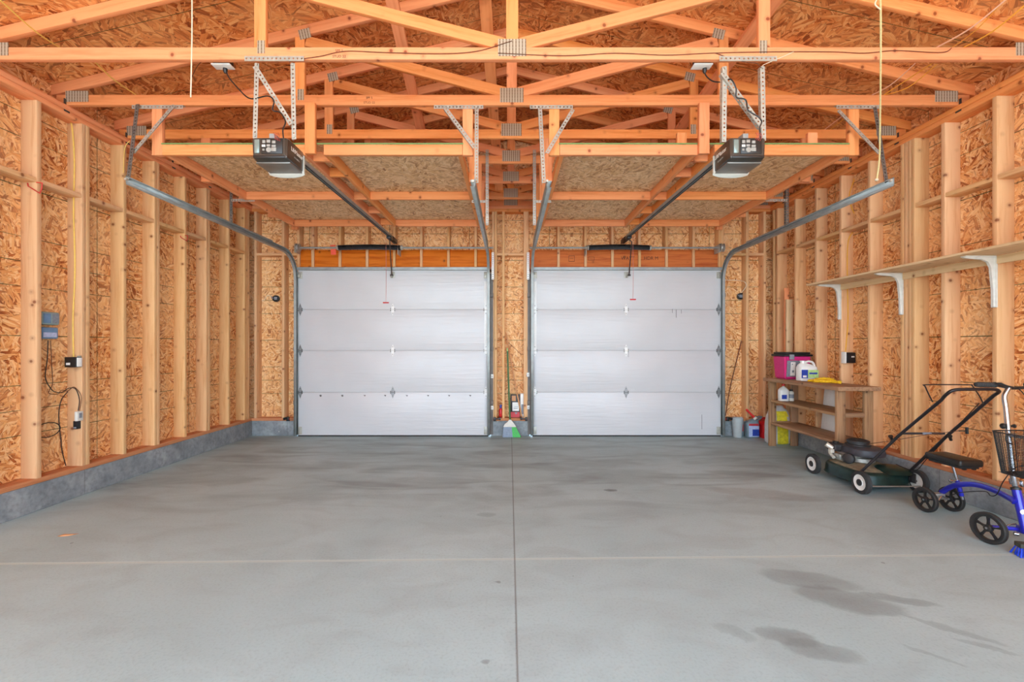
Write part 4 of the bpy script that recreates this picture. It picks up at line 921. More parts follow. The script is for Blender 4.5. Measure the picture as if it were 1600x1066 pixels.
# jugs and bottles ------------------------------------------------------
def jug(name, label, cat, c, w, d, h, body_m, cap_m, neck_x=-0.3, hole=True, labels=(), group=None, cap_h=0.025, rz=0.0):
    """squarish jug with shoulder, offset neck and a loop handle"""
    T = thing(name, label, cat, c, rz, group)
    Mx = wm(T)
    def L_(p): return tuple(Mx @ Vector(p))
    m = MB(); sec = []
    n = 28
    def ringpts(z, a, b_, ox=0, e=4.0):
        out = []
        for i in range(n):
            t = 2*PI*i/n; ct, st = math.cos(t), math.sin(t)
            out.append(L_((ox+a*math.copysign(abs(ct)**(2/e), ct), b_*math.copysign(abs(st)**(2/e), st), z)))
        return out
    hs = h*0.70
    nx = neck_x*w/2
    sec = [ringpts(0, w*0.47, d*0.46), ringpts(h*0.02, w*0.5, d*0.5), ringpts(hs*0.96, w*0.5, d*0.5), ringpts(hs, w*0.49, d*0.48, 0, 3.5),
           ringpts(h*0.80, w*0.36, d*0.38, nx*0.45, 2.8), ringpts(h*0.88, w*0.17, d*0.2, nx, 2.2), ringpts(h*0.90, w*0.125, w*0.125, nx, 2), ringpts(h*0.97, w*0.125, w*0.125, nx, 2)]
    m.loft(sec); b_ = m.build('bottle_body', body_m, T, ang=50)
    m = MB()
    m.tube([L_((nx+w*0.13, 0, h*0.90)), L_((nx+w*0.30, 0, h*0.965)), L_((nx+w*0.52, 0, h*0.93)), L_((w*0.43, 0, h*0.78)), L_((w*0.44, 0, h*0.66))], w*0.062, n=10, smooth=6)
    if hole: m.build('carry_handle', body_m, T)
    else: m.bm.free()
    m = MB(); cc = L_((nx, 0, h*0.95)); m.lathe([(w*0.15, 0), (w*0.155, cap_h*0.2), (w*0.145, cap_h), (w*0.05, cap_h*1.05)], cc, 'Z', n=18); m.build('cap', cap_m, T)
    for (x0, x1, z0, z1, lm, off) in labels:
        m = MB(); m.box(x0*w, x1*w, -d/2-0.0015-off, -d/2+0.004, z0*h, z1*h, M=Mx); m.build('printed_label', lm, T)
    return T
jug('detergent_jug', 'white jug with a looped handle and a blue and green label, on the shelving top', 'jug', (3.70, 5.50, ZT_), 0.22, 0.13, 0.25, WHITE, WHITE, -0.42,
    labels=((-0.46, -0.1, 0.14, 0.56, LABEL_B, 0), (-0.12, 0.47, 0.16, 0.55, LABEL_G, 0.001), (-0.40, -0.2, 0.18, 0.28, WHITE, 0.0015), (-0.05, 0.4, 0.34, 0.42, LABEL_B, 0.002)), cap_h=0.012)
# cloth heap
T_ = MB(); bm = T_.bm
def blob(m, pts, rads, flat=0.6, n=10):
    """soft lumpy roll"""
    P_ = spline([Vector(p) for p in pts], 5); k = len(P_)
    for i, p in enumerate(P_): pass
    secs = []
    for i, p in enumerate(P_):
        t = (P_[min(i+1, k-1)]-P_[max(i-1, 0)]).normalized(); u = Vector((0, 0, 1)); v = t.cross(u).normalized()
        r = rads[min(len(rads)-1, int(i*len(rads)/k))]*(0.85+0.3*random.random())
        if i in (0, k-1): r *= 0.35
        secs.append([tuple(p+v*math.cos(2*PI*j/n)*r*(0.85+0.3*random.random())+u*(math.sin(2*PI*j/n)*r*flat+r*flat)) for j in range(n)])
    m.loft(secs)
random.seed(11)
m = MB()
blob(m, [(3.60, 5.33, ZT_), (3.66, 5.25, ZT_), (3.73, 5.22, ZT_), (3.79, 5.12, ZT_)], [0.030, 0.038, 0.034, 0.036])
blob(m, [(3.60, 5.24, ZT_), (3.67, 5.18, ZT_), (3.75, 5.13, ZT_), (3.78, 5.04, ZT_)], [0.026, 0.030, 0.034, 0.028])
blob(m, [(3.66, 5.30, ZT_+0.022), (3.72, 5.22, ZT_+0.030), (3.77, 5.12, ZT_+0.024)], [0.024, 0.028, 0.024])
tag(m.build('work_glove', YELF, None, origin=(3.69, 5.18, ZT_)), 'crumpled yellow gloves lying in front of the white jug', 'gloves')
# middle shelf bottles
jug('bleach_bottle', 'white bottle with a red cap on the middle shelf', 'bottle', (3.598, 5.80, 0.6215), 0.115, 0.09, 0.208, WHITE, RED, 0.0, hole=False,
    labels=((-0.4, 0.15, 0.14, 0.40, LABEL_B, 0),), cap_h=0.026)
T = thing('spray_can', 'small white can right beside the red capped bottle', 'can', (3.70, 5.80, 0.6205))
MB().lathe([(0.030, 0), (0.032, 0.005), (0.032, 0.115), (0.022, 0.128), (0.018, 0.130)], (3.70, 5.80, 0.6205)).build('can_body', OFFW, T)
MB().lathe([(0.019, 0), (0.019, 0.022), (0.010, 0.024)], (3.70, 5.80, 0.7505)).build('cap', BLACK, T)
MB().lathe([(0.0325, 0), (0.0325, 0.05)], (3.70, 5.80, 0.66)).build('printed_label', GREYP, T)
# white boards leaning behind
q0 = MB(); q0.box(-0.012, 0.0, -0.13, 0.13, 0, 0.60, bev=0.002, M=Matrix.Translation((3.904, 5.40, 0.2235)) @ Matrix.Rotation(math.radians(7), 4, 'X'))
tag(q0.build('panel_offcut', WHITE, None, origin=(3.9, 5.40, 0.2235)), 'white panel offcut leaning behind the wooden shelving', 'panel')
# bag at the left end of the shelving
T = thing('lawn_food_bag', 'white bag with a crinkled yellow front standing behind the left legs of the shelving', 'bag', (3.71, 6.10, 0.0))
m = MB(); rr = random.Random(2); n = 32; sec = []
for t, a_, b_ in ((0.0, 0.86, 0.8), (0.03, 0.97, 0.97), (0.25, 1.0, 1.0), (0.5, 1.0, 0.92), (0.72, 0.94, 0.72), (0.86, 0.78, 0.48), (0.95, 0.5, 0.2), (1.0, 0.42, 0.07)):
    row = []
    for i in range(n):
        q = 2*PI*i/n; ct, st = math.cos(q), math.sin(q); k = 1+0.05*rr.uniform(-1, 1)
        row.append((3.71+0.155*a_*k*math.copysign(abs(ct)**0.55, ct), 6.105+0.10*b_*k*math.copysign(abs(st)**0.55, st), t*0.52))
    sec.append(row)
m.loft(sec)
for f in m.bm.faces:
    c_ = f.calc_center_median()
    if c_.y < 6.08 and 3.655 < c_.x < 3.80 and c_.z < 0.47: f.material_index = 1
m.build('sack', [WBAG, YBAG], T, ang=70)

# ------------------------------------------------------------------ containers in the corner
yC = 6.50
c = fl(1148, 682)
T = thing('clear_tub', 'tall clear plastic tub standing leftmost in the row of containers', 'tub', (3.355, yC, 0))
m = MB(); prof = [(0.057, 0), (0.060, 0.004), (0.078, 0.27), (0.083, 0.272), (0.083, 0.285), (0.076, 0.285), (0.056, 0.010), (0.01, 0.010)]
m.lathe(prof, (3.355, yC, 0), n=24); m.build('tub_wall', CLEARG, T)
MB().lathe([(0.053, 0), (0.058, 0.10)], (3.355, yC, 0.0105), n=24).build('contents', TEAL, T)
T = thing('slim_bottle', 'slim grey bottle with a red label between the clear tub and the grey jug', 'bottle', (3.442, 6.56, 0))
MB().lathe([(0.028, 0), (0.030, 0.006), (0.030, 0.20), (0.014, 0.24), (0.013, 0.26)], (3.442, 6.56, 0)).build('bottle_body', JUGG, T)
MB().lathe([(0.0308, 0), (0.0308, 0.10)], (3.442, 6.56, 0.08)).build('printed_label', LABEL_R, T)
MB().lathe([(0.015, 0), (0.015, 0.028), (0.008, 0.03)], (3.442, 6.56, 0.258)).build('cap', WHITE, T)
jug('coolant_jug', 'grey blue fluid jug with a dark blue label beside the red fuel can', 'jug', (3.562, 6.49, 0), 0.18, 0.115, 0.315, JUGG, GREYP, 0.55,
    labels=((-0.40, 0.42, 0.06, 0.56, LABEL_L, 0), (-0.12, 0.42, 0.10, 0.40, LABEL_B, 0.001), (-0.40, 0.36, 0.565, 0.66, LABEL_R, 0.0)), cap_h=0.01)
# red fuel can
cxx, cyy = 3.768, 6.48
T = thing('fuel_can', 'red plastic fuel can on the floor left of the wooden shelving', 'fuel can', (cxx, cyy, 0))
m = MB(); m.loft([[(cxx+a*k, cyy+b_*k2, z) for a, b_ in ((-0.09, -0.075), (-0.075, -0.09), (0.075, -0.09), (0.09, -0.075), (0.09, 0.075), (0.075, 0.09), (-0.075, 0.09), (-0.09, 0.075))] for z, k, k2 in ((0, 0.95, 0.95), (0.01, 1.02, 1.0), (0.185, 1.0, 1.0), (0.20, 0.96, 0.93), (0.235, 0.80, 0.70), (0.24, 0.74, 0.6))])
m.build('can_body', RED, T, ang=40)
MB().tube([(cxx-0.06, cyy, 0.225), (cxx-0.055, cyy, 0.275), (cxx-0.02, cyy, 0.285), (cxx+0.05, cyy, 0.275), (cxx+0.062, cyy, 0.225)], 0.012, n=10, smooth=5).build('carry_handle', RED, T)
MB().box(cxx-0.06, cxx+0.06, cyy-0.095, cyy-0.088, 0.03, 0.17, bev=0.003).build('embossed_panel', RED, T)
MB().lathe([(0.022, 0), (0.022, 0.03), (0.012, 0.032)], (cxx+0.03, cyy+0.045, 0.236)).build('cap', RED, T)
T = thing('pour_spout', 'red pour spout leaning up behind the grey blue jug', 'spout', P(1178, 653, 6.36))
a, b2 = Vector(P(1166, 640, 6.54)), Vector(P(1179, 653, 6.44))
MB().tube([a, a.lerp(b2, 0.5), b2], [0.016, 0.014, 0.020], n=12).build('spout_tube', RED, T)
e = b2+(b2-a).normalized()*0.03
MB().cyl(b2, e, 0.026, n=14).build('collar', OFFW, T)

# thin rusty rod
T = thing('metal_rod', 'thin rusty rod leaning beside the right garage door', 'rod', P(1133, 640, 6.58))
MB().tube([P(1133.5, 650, 6.55), P(1140, 610, 6.62), P(1149, 572, 6.68), P(1158.5, 533, 6.725)], 0.0075, n=7, smooth=5).build('rod', RUST, T)

# loose boards standing in the corner
for (px0, px1, pyt, D, mt, lb) in ((1226, 1233, 450, 6.26, TRUSS, 'taller loose board standing upright against the right wall studs'), (1229, 1239.5, 468, 6.20, PARTICLE, 'shorter pale loose board standing in front of the taller one')):
    a = at(px0, pyt, D); b_ = at(px1, pyt, D)
    zt = a.z
    tag(board('loose_board', ((a.x+b_.x)/2, D+0.012, ZC+0.041), ((a.x+b_.x)/2, D+0.012, zt), b_.x-a.x, 0.022, mt, None, up=(1, 0, 0)), lb, 'board', 'loose boards standing by the right wall')

# ------------------------------------------------------------------ things on the pier between the doors
yb_ = 6.50
T = thing('angle_broom', 'upright broom with a green handle and grey and green bristles', 'broom', P(797, 680, yb_))
MB().tube([P(797, 658, 6.52), P(795, 610, 6.55), P(793, 549, 6.585)], 0.013, n=12).build('broom_handle', GREENP, T)
MB().tube([P(793, 549, 6.585), P(792.6, 544, 6.59)], 0.012, n=12).build('end_cap', LABEL_G, T)
def fan(m, x0, x1, X0, X1, zt, zb, d=0.02):
    n = 7; secs = []
    for t in (0, 0.35, 0.7, 1.0):
        a = x0+(X0-x0)*t; b_ = x1+(X1-x1)*t; z = zt+(zb-zt)*t; dd = d*(0.8+0.7*t)
        secs.append([(a, yb_-dd, z), ((a+b_)/2, yb_-dd*1.15, z), (b_, yb_-dd, z), (b_, yb_+dd, z), ((a+b_)/2, yb_+dd*1.15, z), (a, yb_+dd, z)])
    m.loft(secs)
x = lambda px: (px-796)*yb_/FPX
z_ = lambda py: EYE+(540-py)*yb_/FPX
m = MB(); m.loft([[(x(a), yb_-d, z_(c)), (x(b_), yb_-d, z_(c)), (x(b_), yb_+d, z_(c)), (x(a), yb_+d, z_(c))] for a, b_, c, d in ((795.5, 799, 656, 0.012), (793, 801, 659.5, 0.02), (788.5, 804, 663, 0.024), (786.5, 806.5, 667, 0.024))])
m.build('broom_head', OFFW, T)
m = MB(); fan(m, x(787), x(799.5), x(785), x(801), z_(667), 0.004); m.build('grey_bristles', GREYB, T)
m = MB(); fan(m, x(799.6), x(806), x(801.1), x(814), z_(667), 0.004); m.build('green_bristles', GREENB, T)
T = thing('wooden_stick', 'bare wooden stick leaning behind the broom', 'stick', P(815, 648, 6.62))
MB().tube([(x(815.5)*6.64/6.5, 6.615, ZS+0.003), P(802, 585, 6.65), P(791, 521, 6.70)], 0.011, n=10, smooth=3).build('stick', STICK, T)
T = thing('fire_extinguisher', 'small red extinguisher bottle standing on the sill left of the broom', 'fire extinguisher', P(782.5, 649, 6.64))
pz = ZS+0.0005; cx = (782.5-796)*6.66/FPX
MB().lathe([(0.024, 0), (0.027, 0.006), (0.027, 0.115), (0.018, 0.135), (0.010, 0.14)], (cx, 6.66, pz)).build('cylinder', RED, T)
m = MB(); m.lathe([(0.010, 0), (0.014, 0.004), (0.014, 0.03), (0.018, 0.034), (0.014, 0.055)], (cx, 6.66, pz+0.139)); m.box(cx-0.006, cx+0.024, 6.652, 6.668, pz+0.175, pz+0.19, bev=0.003); m.build('valve', LABEL_B, T)
# retail carton and white box
T = thing('power_tool_carton', 'black, white and red printed carton on the sill right of the broom', 'carton', P(804, 647, 6.66))
xa, xb2 = (797.5-796)*6.65/FPX, (812-796)*6.65/FPX; zb0 = ZS+0.0005
MB().box(xa, xb2, 6.65, 6.735, zb0, zb0+0.345, bev=0.002).build('carton', BLACK, T)
MB().box(xa+0.001, xb2-0.0005, 6.6482, 6.6498, zb0+0.004, zb0+0.085).build('red_band', LABEL_R, T)
MB().box(xa+0.03, xb2-0.01, 6.6478, 6.6498, zb0+0.10, zb0+0.23).build('white_panel', WHITE, T)
MB().box(xa+0.02, xa+0.08, 6.6478, 6.6498, zb0+0.25, zb0+0.33).build('picture', STICK, T)
m = MB(); m.box(xa+0.06, xb2-0.02, 6.6465, 6.6477, zb0+0.16, zb0+0.166); m.box(xa+0.05, xb2-0.03, 6.6465, 6.6477, zb0+0.135, zb0+0.145); m.prism([(xa+0.06, 6.6475, zb0+0.08), (xb2-0.03, 6.6475, zb0+0.08), (xa+0.085, 6.6475, zb0+0.045)], (0, -0.001, 0))
m.build('printed_marks', GREYP, T)
T = thing('white_box', 'tall narrow white box beside the printed carton', 'box', P(817, 647, 6.66))
xa, xb2 = (813-796)*6.66/FPX, (820.5-796)*6.66/FPX
MB().box(xa, xb2, 6.655, 6.735, zb0, zb0+0.36, bev=0.002).build('box_body', WHITE, T)
m = MB(); m.box(xa+0.015, xb2-0.02, 6.6535, 6.6548, zb0+0.05, zb0+0.20); m.build('printed_marks', GREYP, T)
# wire stapled on the pier
tag(MB().tube([P(790.5, 530, 6.72), P(796, 537, 6.73), P(806, 546, 6.73), P(813, 553, 6.73), P(819, 554, 6.72)], 0.003, n=5, smooth=6).build('pier_wire', WIRE, None), 'thin brown wire strung across the strand board between the doors', 'wire')
# sensors -----------------------------------------------------------------
def plate(px, py, D, w, h, label):
    T = thing('wall_plate', label, 'wall plate', P(px, py, D), group='small white plates on the door jambs')
    p = at(px, py, D); MB().box(p.x-w/2, p.x+w/2, D-0.02, D, p.z-h/2, p.z+h/2, bev=0.003).build('plate', WHITE, T)
    MB().cyl((p.x, D-0.0215, p.z), (p.x, D-0.0195, p.z), 0.006, n=8).build('screw', DSTEEL, T)
plate(769, 588, 6.60, 0.042, 0.06, 'upper white plate on the stud right of the left door'); plate(769, 637, 6.60, 0.04, 0.058, 'lower white plate on the stud right of the left door')
plate(825, 585.5, 6.60, 0.042, 0.06, 'upper white plate on the stud left of the right door'); plate(825.5, 636.5, 6.60, 0.04, 0.058, 'lower white plate on the stud left of the right door')
def eye(x_, s, label):
    T = thing('safety_sensor', label, 'door sensor', (x_, 6.50, 0.27), group='black door safety sensors')
    MB().box(x_-0.018, x_+0.018, 6.43, 6.475, 0.245, 0.30, bev=0.005).build('sensor_body', BLACK, T)
    MB().cyl((x_+s*0.018, 6.452, 0.272), (x_+s*0.022, 6.452, 0.272), 0.010, n=12).build('lens', LABEL_R, T)
    m = MB(); m.box(x_-s*0.085, x_-s*0.01, 6.475, 6.479, 0.262, 0.282, bev=0.001); m.box(x_-s*0.085, x_-s*0.06, 6.475, 6.60, 0.255, 0.288, bev=0.002)
    m.build('sensor_bracket', BLACKM, T)
eye(-3.235, 1, 'black door sensor left of the left door'); eye(-0.215, -1, 'black door sensor right of the left door')
eye(0.245, 1, 'black door sensor left of the right door'); eye(3.187, -1, 'black door sensor right of the right door')

# round boxes on the door wall, one either side ------------------------------
def junction(px, py, label, cable):
    D = 6.742
    T = thing('junction_box', label, 'junction box', P(px, py, D), group='round junction boxes by the doors')
    p = at(px, py, 6.70)
    MB().lathe([(0.046, 0.04), (0.050, 0.038), (0.050, 0.002), (0.044, 0.0), (0.040, 0.004), (0.040, 0.03), (0.01, 0.03)], (p.x, 6.70, p.z), 'Y', n=18).build('box_shell', BLACK, T)
    m = MB()
    m.box(p.x-0.028, p.x+0.024, 6.694, 6.712, p.z-0.024, p.z+0.026, bev=0.008); m.tube([(p.x-0.03, 6.69, p.z), (p.x-0.05, 6.685, p.z+0.01), (p.x-0.055, 6.70, p.z+0.03)], 0.006, n=6, smooth=4)
    m.build('wire_ends', GREYP, T)
    MB().tube(cable, 0.0048, n=6, smooth=6).build('supply_cable', CORDW, T)
junction(430.5, 466.5, 'round black box on the strand board left of the left door', [P(425, 464, 6.70), P(418, 462, 6.72), P(412, 470, 6.738), P(409, 469, 6.738)])
junction(1158, 463, 'round black box hanging on a pale cable right of the right door', [P(1158, 458, 6.69), P(1166, 447, 6.592), P(1162, 440, 6.592), P(1148, 438, 6.72), P(1136, 438, 6.73), P(1132, 436, 6.735)])
# ------------------------------------------------------------------ lawn mower
MX, MY = 3.48, 4.33
T = thing('lawn_mower', 'old dark green push mower with white wheels by the right wall', 'lawn mower', (MX, MY, 0))
WWHEEL = plain('white_wheel_disc', srgb(228, 226, 220), 0.5, 0, 0.08, 30)
ENG = plain('engine_shroud_grey', srgb(62, 62, 68), 0.5, 0.1, 0.35, 16)
ENGD = plain('engine_dark', srgb(52, 50, 50), 0.6, 0.2, 0.4, 30)
DUST = plain('dusty_deck_top', srgb(126, 114, 90), 0.85, 0.0, 0.4, 14)
TUBE = plain('handle_black_tube', srgb(44, 40, 42), 0.4, 0.3, 0.2, 12)
def wheel(T, c, r, w, s, spokes=False):
    """s: outward direction along x"""
    c = Vector(c)
    m = MB(); pr = [(r*0.70, -w*0.46), (r*0.90, -w*0.5), (r, -w*0.36), (r*1.0, -w*0.1), (r*0.985, 0), (r, w*0.1), (r, w*0.36), (r*0.90, w*0.5), (r*0.70, w*0.46)]
    R = []
    for (q, h) in pr: R.append(m.ring(c+Vector((h, 0, 0)), Vector((0, 1, 0)), Vector((0, 0, 1)), q, 32))
    m.skin(R, caps=False); m.skin([m.ring(c+Vector((-w*0.46, 0, 0)), Vector((0, 1, 0)), Vector((0, 0, 1)), r*0.70, 32), m.ring(c+Vector((w*0.46, 0, 0)), Vector((0, 1, 0)), Vector((0, 0, 1)), r*0.70, 32)], caps=False)
    wh = m.build('wheel', RUBBER, T, origin=c)
    if not spokes:
        m = MB(); m.lathe([(r*0.70, -w*0.3), (r*0.71, w*0.40), (r*0.66, w*0.42), (r*0.60, w*0.34), (r*0.34, w*0.30), (r*0.30, w*0.42), (0.004, w*0.42)], c, (s, 0, 0), n=28)
        m.build('wheel_disc', WWHEEL, wh)
        MB().lathe([(r*0.30, w*0.40), (r*0.30, w*0.52), (r*0.17, w*0.60), (0.004, w*0.60)], c, (s, 0, 0), n=18).build('hub_cap', ENGD, wh)
    return wh
RWm = 0.102
for x_, y_, s in ((3.205, 4.66, -1), (3.205, 4.02, -1), (3.755, 4.06, 1), (3.755, 4.66, 1)):
    wheel(T, (x_, y_, RWm), RWm, 0.046, s)
# deck: rounded shell with side skirt
def superring(cx, cy, a, b_, z, n=40, e=3.2, bulge=0):
    out = []
    for i in range(n):
        t = 2*PI*i/n; ct, st = math.cos(t), math.sin(t)
        out.append((cx+a*math.copysign(abs(ct)**(2/e), ct), cy+b_*math.copysign(abs(st)**(2/e), st), z))
    return out
m = MB()
m.loft([superring(MX, MY, 0.262, 0.315, 0.060), superring(MX, MY, 0.268, 0.32, 0.066), superring(MX, MY, 0.262, 0.312, 0.075), superring(MX, MY, 0.255, 0.305, 0.145), superring(MX, MY, 0.238, 0.29, 0.166), superring(MX, MY, 0.21, 0.262, 0.174)])
deck = m.build('mower_deck', GREEND, T, ang=50)
m = MB(); m.loft([superring(MX, MY+0.005, 0.222, 0.272, 0.171), superring(MX, MY+0.01, 0.19, 0.235, 0.188), superring(MX, MY+0.03, 0.15, 0.17, 0.199)]); m.build('deck_top', DUST, T, ang=60)
# rear discharge hump toward the handle
m = MB(); m.loft([superring(MX+0.10, MY-0.20, 0.15, 0.125, 0.165, e=2.4), superring(MX+0.10, MY-0.19, 0.135, 0.11, 0.195, e=2.4), superring(MX+0.10, MY-0.17, 0.10, 0.08, 0.215, e=2.2), superring(MX+0.10, MY-0.16, 0.05, 0.04, 0.222, e=2)])
m.build('discharge_hump', GREEND, T, ang=60)
MB().tube([(MX-0.25, MY-0.325, 0.070), (MX+0.25, MY-0.325, 0.070)], 0.006, n=6).build('rear_lip', ALU, T)
for x_, y_ in ((3.205, 4.66), (3.205, 4.02), (3.755, 4.06), (3.755, 4.66)):
    s = -1 if x_ < MX else 1
    m = MB(); m.cyl((x_, y_, RWm), (x_-s*0.055, y_, RWm), 0.009, n=8); m.box(x_-s*0.05, x_-s*0.040, y_-0.03, y_+0.03, 0.085, 0.175, bev=0.004); m.build('wheel_bracket', DSTEEL, T)
# engine
EX, EY_ = 3.50, 4.40
m = MB(); m.lathe([(0.10, 0.0), (0.115, 0.01), (0.115, 0.045), (0.09, 0.05)], (EX, EY_, 0.195), n=28); m.box(EX-0.10, EX+0.02, EY_-0.06, EY_+0.12, 0.21, 0.30, bev=0.012)
m.build('crankcase', ALU, T)
m = MB(); m.loft([superring(EX, EY_, 0.155, 0.16, z, n=32, e=2.3) if 0 else superring(EX+0.01, EY_-0.01, a, b_, z, n=32, e=2.4) for a, b_, z in ((0.14, 0.165, 0.268), (0.156, 0.182, 0.275), (0.160, 0.186, 0.305), (0.150, 0.176, 0.335), (0.125, 0.15, 0.350), (0.08, 0.09, 0.354))])
m.build('engine_shroud', ENG, T, ang=40)
m = MB(); m.lathe([(0.098, 0), (0.103, 0.004), (0.103, 0.014), (0.088, 0.018), (0.086, 0.030), (0.094, 0.032), (0.094, 0.050), (0.075, 0.058), (0.02, 0.060)], (EX-0.01, EY_+0.02, 0.350), n=28); m.build('recoil_starter', ENGD, T, ang=30)
m = MB()
for i in range(10):
    a = 2*PI*i/10; m.box(EX-0.01+0.055*math.cos(a)-0.006, EX-0.01+0.055*math.cos(a)+0.006, EY_+0.02+0.055*math.sin(a)-0.012, EY_+0.02+0.055*math.sin(a)+0.012, 0.4085, 0.4115)
m.build('starter_vents', BLACK, T)
m = MB()     # fuel tank and muffler, cylinder fins, carburettor
m.box(EX-0.20, EX-0.06, EY_+0.08, EY_+0.21, 0.27, 0.345, bev=0.02, seg=3); m.build('fuel_tank', ENGD, T)
MB().lathe([(0.026, 0), (0.028, 0.018), (0.01, 0.02)], (EX-0.14, EY_+0.15, 0.344), n=16).build('fuel_cap', BLACK, T)
m = MB()
for k in range(6): m.box(EX-0.205+k*0.004, EX-0.10, EY_+0.02-0.05, EY_+0.02+0.05, 0.205+k*0.013, 0.211+k*0.013, bev=0.001)
m.box(EX-0.225, EX-0.19, EY_-0.02, EY_+0.06, 0.215, 0.265, bev=0.008); m.build('cylinder_fins', ALU, T)
m = MB(); m.cyl((EX-0.20, EY_+0.11, 0.30), (EX-0.245, EY_+0.14, 0.335), 0.024, n=14); m.cyl((EX-0.235, EY_+0.10, 0.255), (EX-0.245, EY_+0.03, 0.225), 0.015, n=12); m.box(EX-0.255, EX-0.215, EY_+0.06, EY_+0.10, 0.26, 0.30, bev=0.006)
m.build('carburettor', plain('pale_alloy', srgb(206, 200, 186), 0.45, 0.4, 0.2, 40), T)
MB().lathe([(0.045, 0), (0.05, 0.006), (0.05, 0.035), (0.035, 0.045), (0.01, 0.046)], (EX-0.165, EY_-0.075, 0.245), (-1, -0.5, 0), n=22).build('air_filter', ENGD, T)
# handle
tl0, tr0 = Vector(P(1345, 730, 4.13)), Vector(P(1417, 733, 4.13)); tl0.x = 3.29
a0 = Vector((3.292, 4.13, 0.17)); b0 = Vector((3.735, 4.12, 0.175))
aM = Vector(P(1403, 682, 3.93)); aT = Vector(P(1471, 625, 3.52)); bT = Vector(P(1553, 618, 3.45)); bM = Vector(P(1479, 682, 3.80))
pts = [a0, aM, aT, Vector(P(1480, 615.5, 3.45)), Vector(P(1492, 609.5, 3.42)), Vector(P(1520, 608.5, 3.40)), Vector(P(1552, 608.5, 3.395)), Vector(P(1561, 612, 3.40)), bT, bM, b0]
m = MB()
lin = []
for q0_, q1_ in ((a0, aM), (aM, aT)): lin += [q0_.lerp(q1_, t/4) for t in range(4)]
arc = spline([aT]+pts[3:8]+[bT], 5)
lin += arc
for q0_, q1_ in ((bT, bM), (bM, b0)): lin += [q0_.lerp(q1_, t/4) for t in range(1, 5)]
m.tube(lin, 0.0125, n=10); m.build('push_handle', TUBE, T)
q0_ = aM.lerp(aT, 0.12); q1_ = bM.lerp(bT, 0.03)
MB().tube([Vector(P(1410, 677.5, 3.885)), Vector(P(1476, 677.5, 3.79))], 0.0095, n=8).build('cross_bar', TUBE, T)
MB().tube([Vector(P(1441, 677.5, 3.835)), Vector(P(1455, 677.5, 3.818))], 0.0105, n=8).build('bar_sticker', GREYP, T)
MB().tube([Vector(P(1457, 628, 3.57)), Vector(P(1446, 605, 3.50)), Vector(P(1448, 601.5, 3.49)), Vector(P(1512, 601.5, 3.42)), Vector(P(1519, 603, 3.42)), Vector(P(1525, 611, 3.42)), Vector(P(1532, 622, 3.45)), Vector(P(1536, 631, 3.50))], 0.0048, n=6, smooth=5).build('stop_bail', TUBE, T)
for q in (Vector(P(1394, 688, 3.98)), Vector(P(1486, 688, 3.76))):
    m = MB(); m.cyl(q, q+Vector((-0.02, -0.01, 0.03)), 0.011, n=8); m.lathe([(0.016, 0), (0.018, 0.012), (0.008, 0.014)], q+Vector((-0.02, -0.01, 0.03)), (-0.5, -0.3, 0.8), n=12); m.build('clamp_knob', BLACK, T)
m = MB(); m.tube([Vector(P(1498, 673.5, 3.72)), Vector(P(1508, 673.5, 3.71))], 0.005, n=6); m.tube([Vector(P(1510.5, 668, 3.70)), Vector(P(1511, 678, 3.70))], 0.011, n=8); m.build('pull_grip', BLACK, T)
MB().tube([Vector((EX+0.02, EY_, 0.36)), Vector(P(1393, 689, 3.98)), Vector(P(1450, 679, 3.80)), Vector(P(1498, 673.5, 3.72))], 0.0025, n=5).build('starter_rope', WIRE, T)
MB().tube([Vector(P(1530, 630, 3.50)), Vector(P(1450, 715, 3.95)), Vector(P(1430, 735, 4.02)), Vector((3.64, 4.16, 0.23))], 0.0035, n=5, smooth=6).build('control_cable', BLACK, T)

# ------------------------------------------------------------------ knee scooter
SX = 3.49
T = thing('knee_scooter', 'blue knee scooter with black seat pad and basket, nearest by the right wall', 'knee scooter', (SX, 3.28, 0))
TYRE = plain('black_tyre', srgb(38, 36, 35), 0.6, 0.0, 0.2, 60)
EDGE = plain('worn_tyre_edge', srgb(128, 128, 126), 0.6, 0.2, 0.1, 60)
def swheel(c, r, w, rot):
    c = Vector(c); ax = Vector((math.cos(rot), math.sin(rot), 0)); u = Vector((-math.sin(rot), math.cos(rot), 0)); v = Vector((0, 0, 1))
    m = MB()
    pr = [(0.80, -0.42), (0.92, -0.5), (1.0, -0.34), (1.0, 0.34), (0.92, 0.5), (0.80, 0.42)]
    R = [m.ring(c+ax*(h*w), u, v, q*r, 40) for q, h in pr]; m.skin(R, caps=False, close=True)
    wh = m.build('wheel', TYRE, T, origin=c)
    m = MB(); R = [m.ring(c+ax*(h*w), u, v, q*r, 40) for q, h in ((0.72, -0.36), (0.81, -0.40), (0.81, 0.40), (0.72, 0.36))]; m.skin(R, caps=False, close=True)
    for k in range(5):
        a = 2*PI*k/5+0.3; d = u*math.cos(a)+v*math.sin(a); e = ax*(w*0.22); f = (u*-math.sin(a)+v*math.cos(a))
        def sec(q, hw): return [m.bm.verts.new(c+d*(q*r)+f*hw+e), m.bm.verts.new(c+d*(q*r)-f*hw+e), m.bm.verts.new(c+d*(q*r)-f*hw-e), m.bm.verts.new(c+d*(q*r)+f*hw-e)]
        m.skin([sec(0.16, 0.008), sec(0.45, 0.005), sec(0.76, 0.009)])
    m.lathe([(0.02*1.0, -w*0.5), (0.024, -w*0.4), (0.024, w*0.4), (0.02, w*0.5)], c, ax, n=18)
    m.build('spoked_rim', BLACK, wh)
    m = MB(); m.lathe([(0.008, -w*0.62), (0.009, w*0.62)], c, ax, n=10); m.build('axle_bolt', CHROME, wh)
WR, WF = 0.098, 0.098
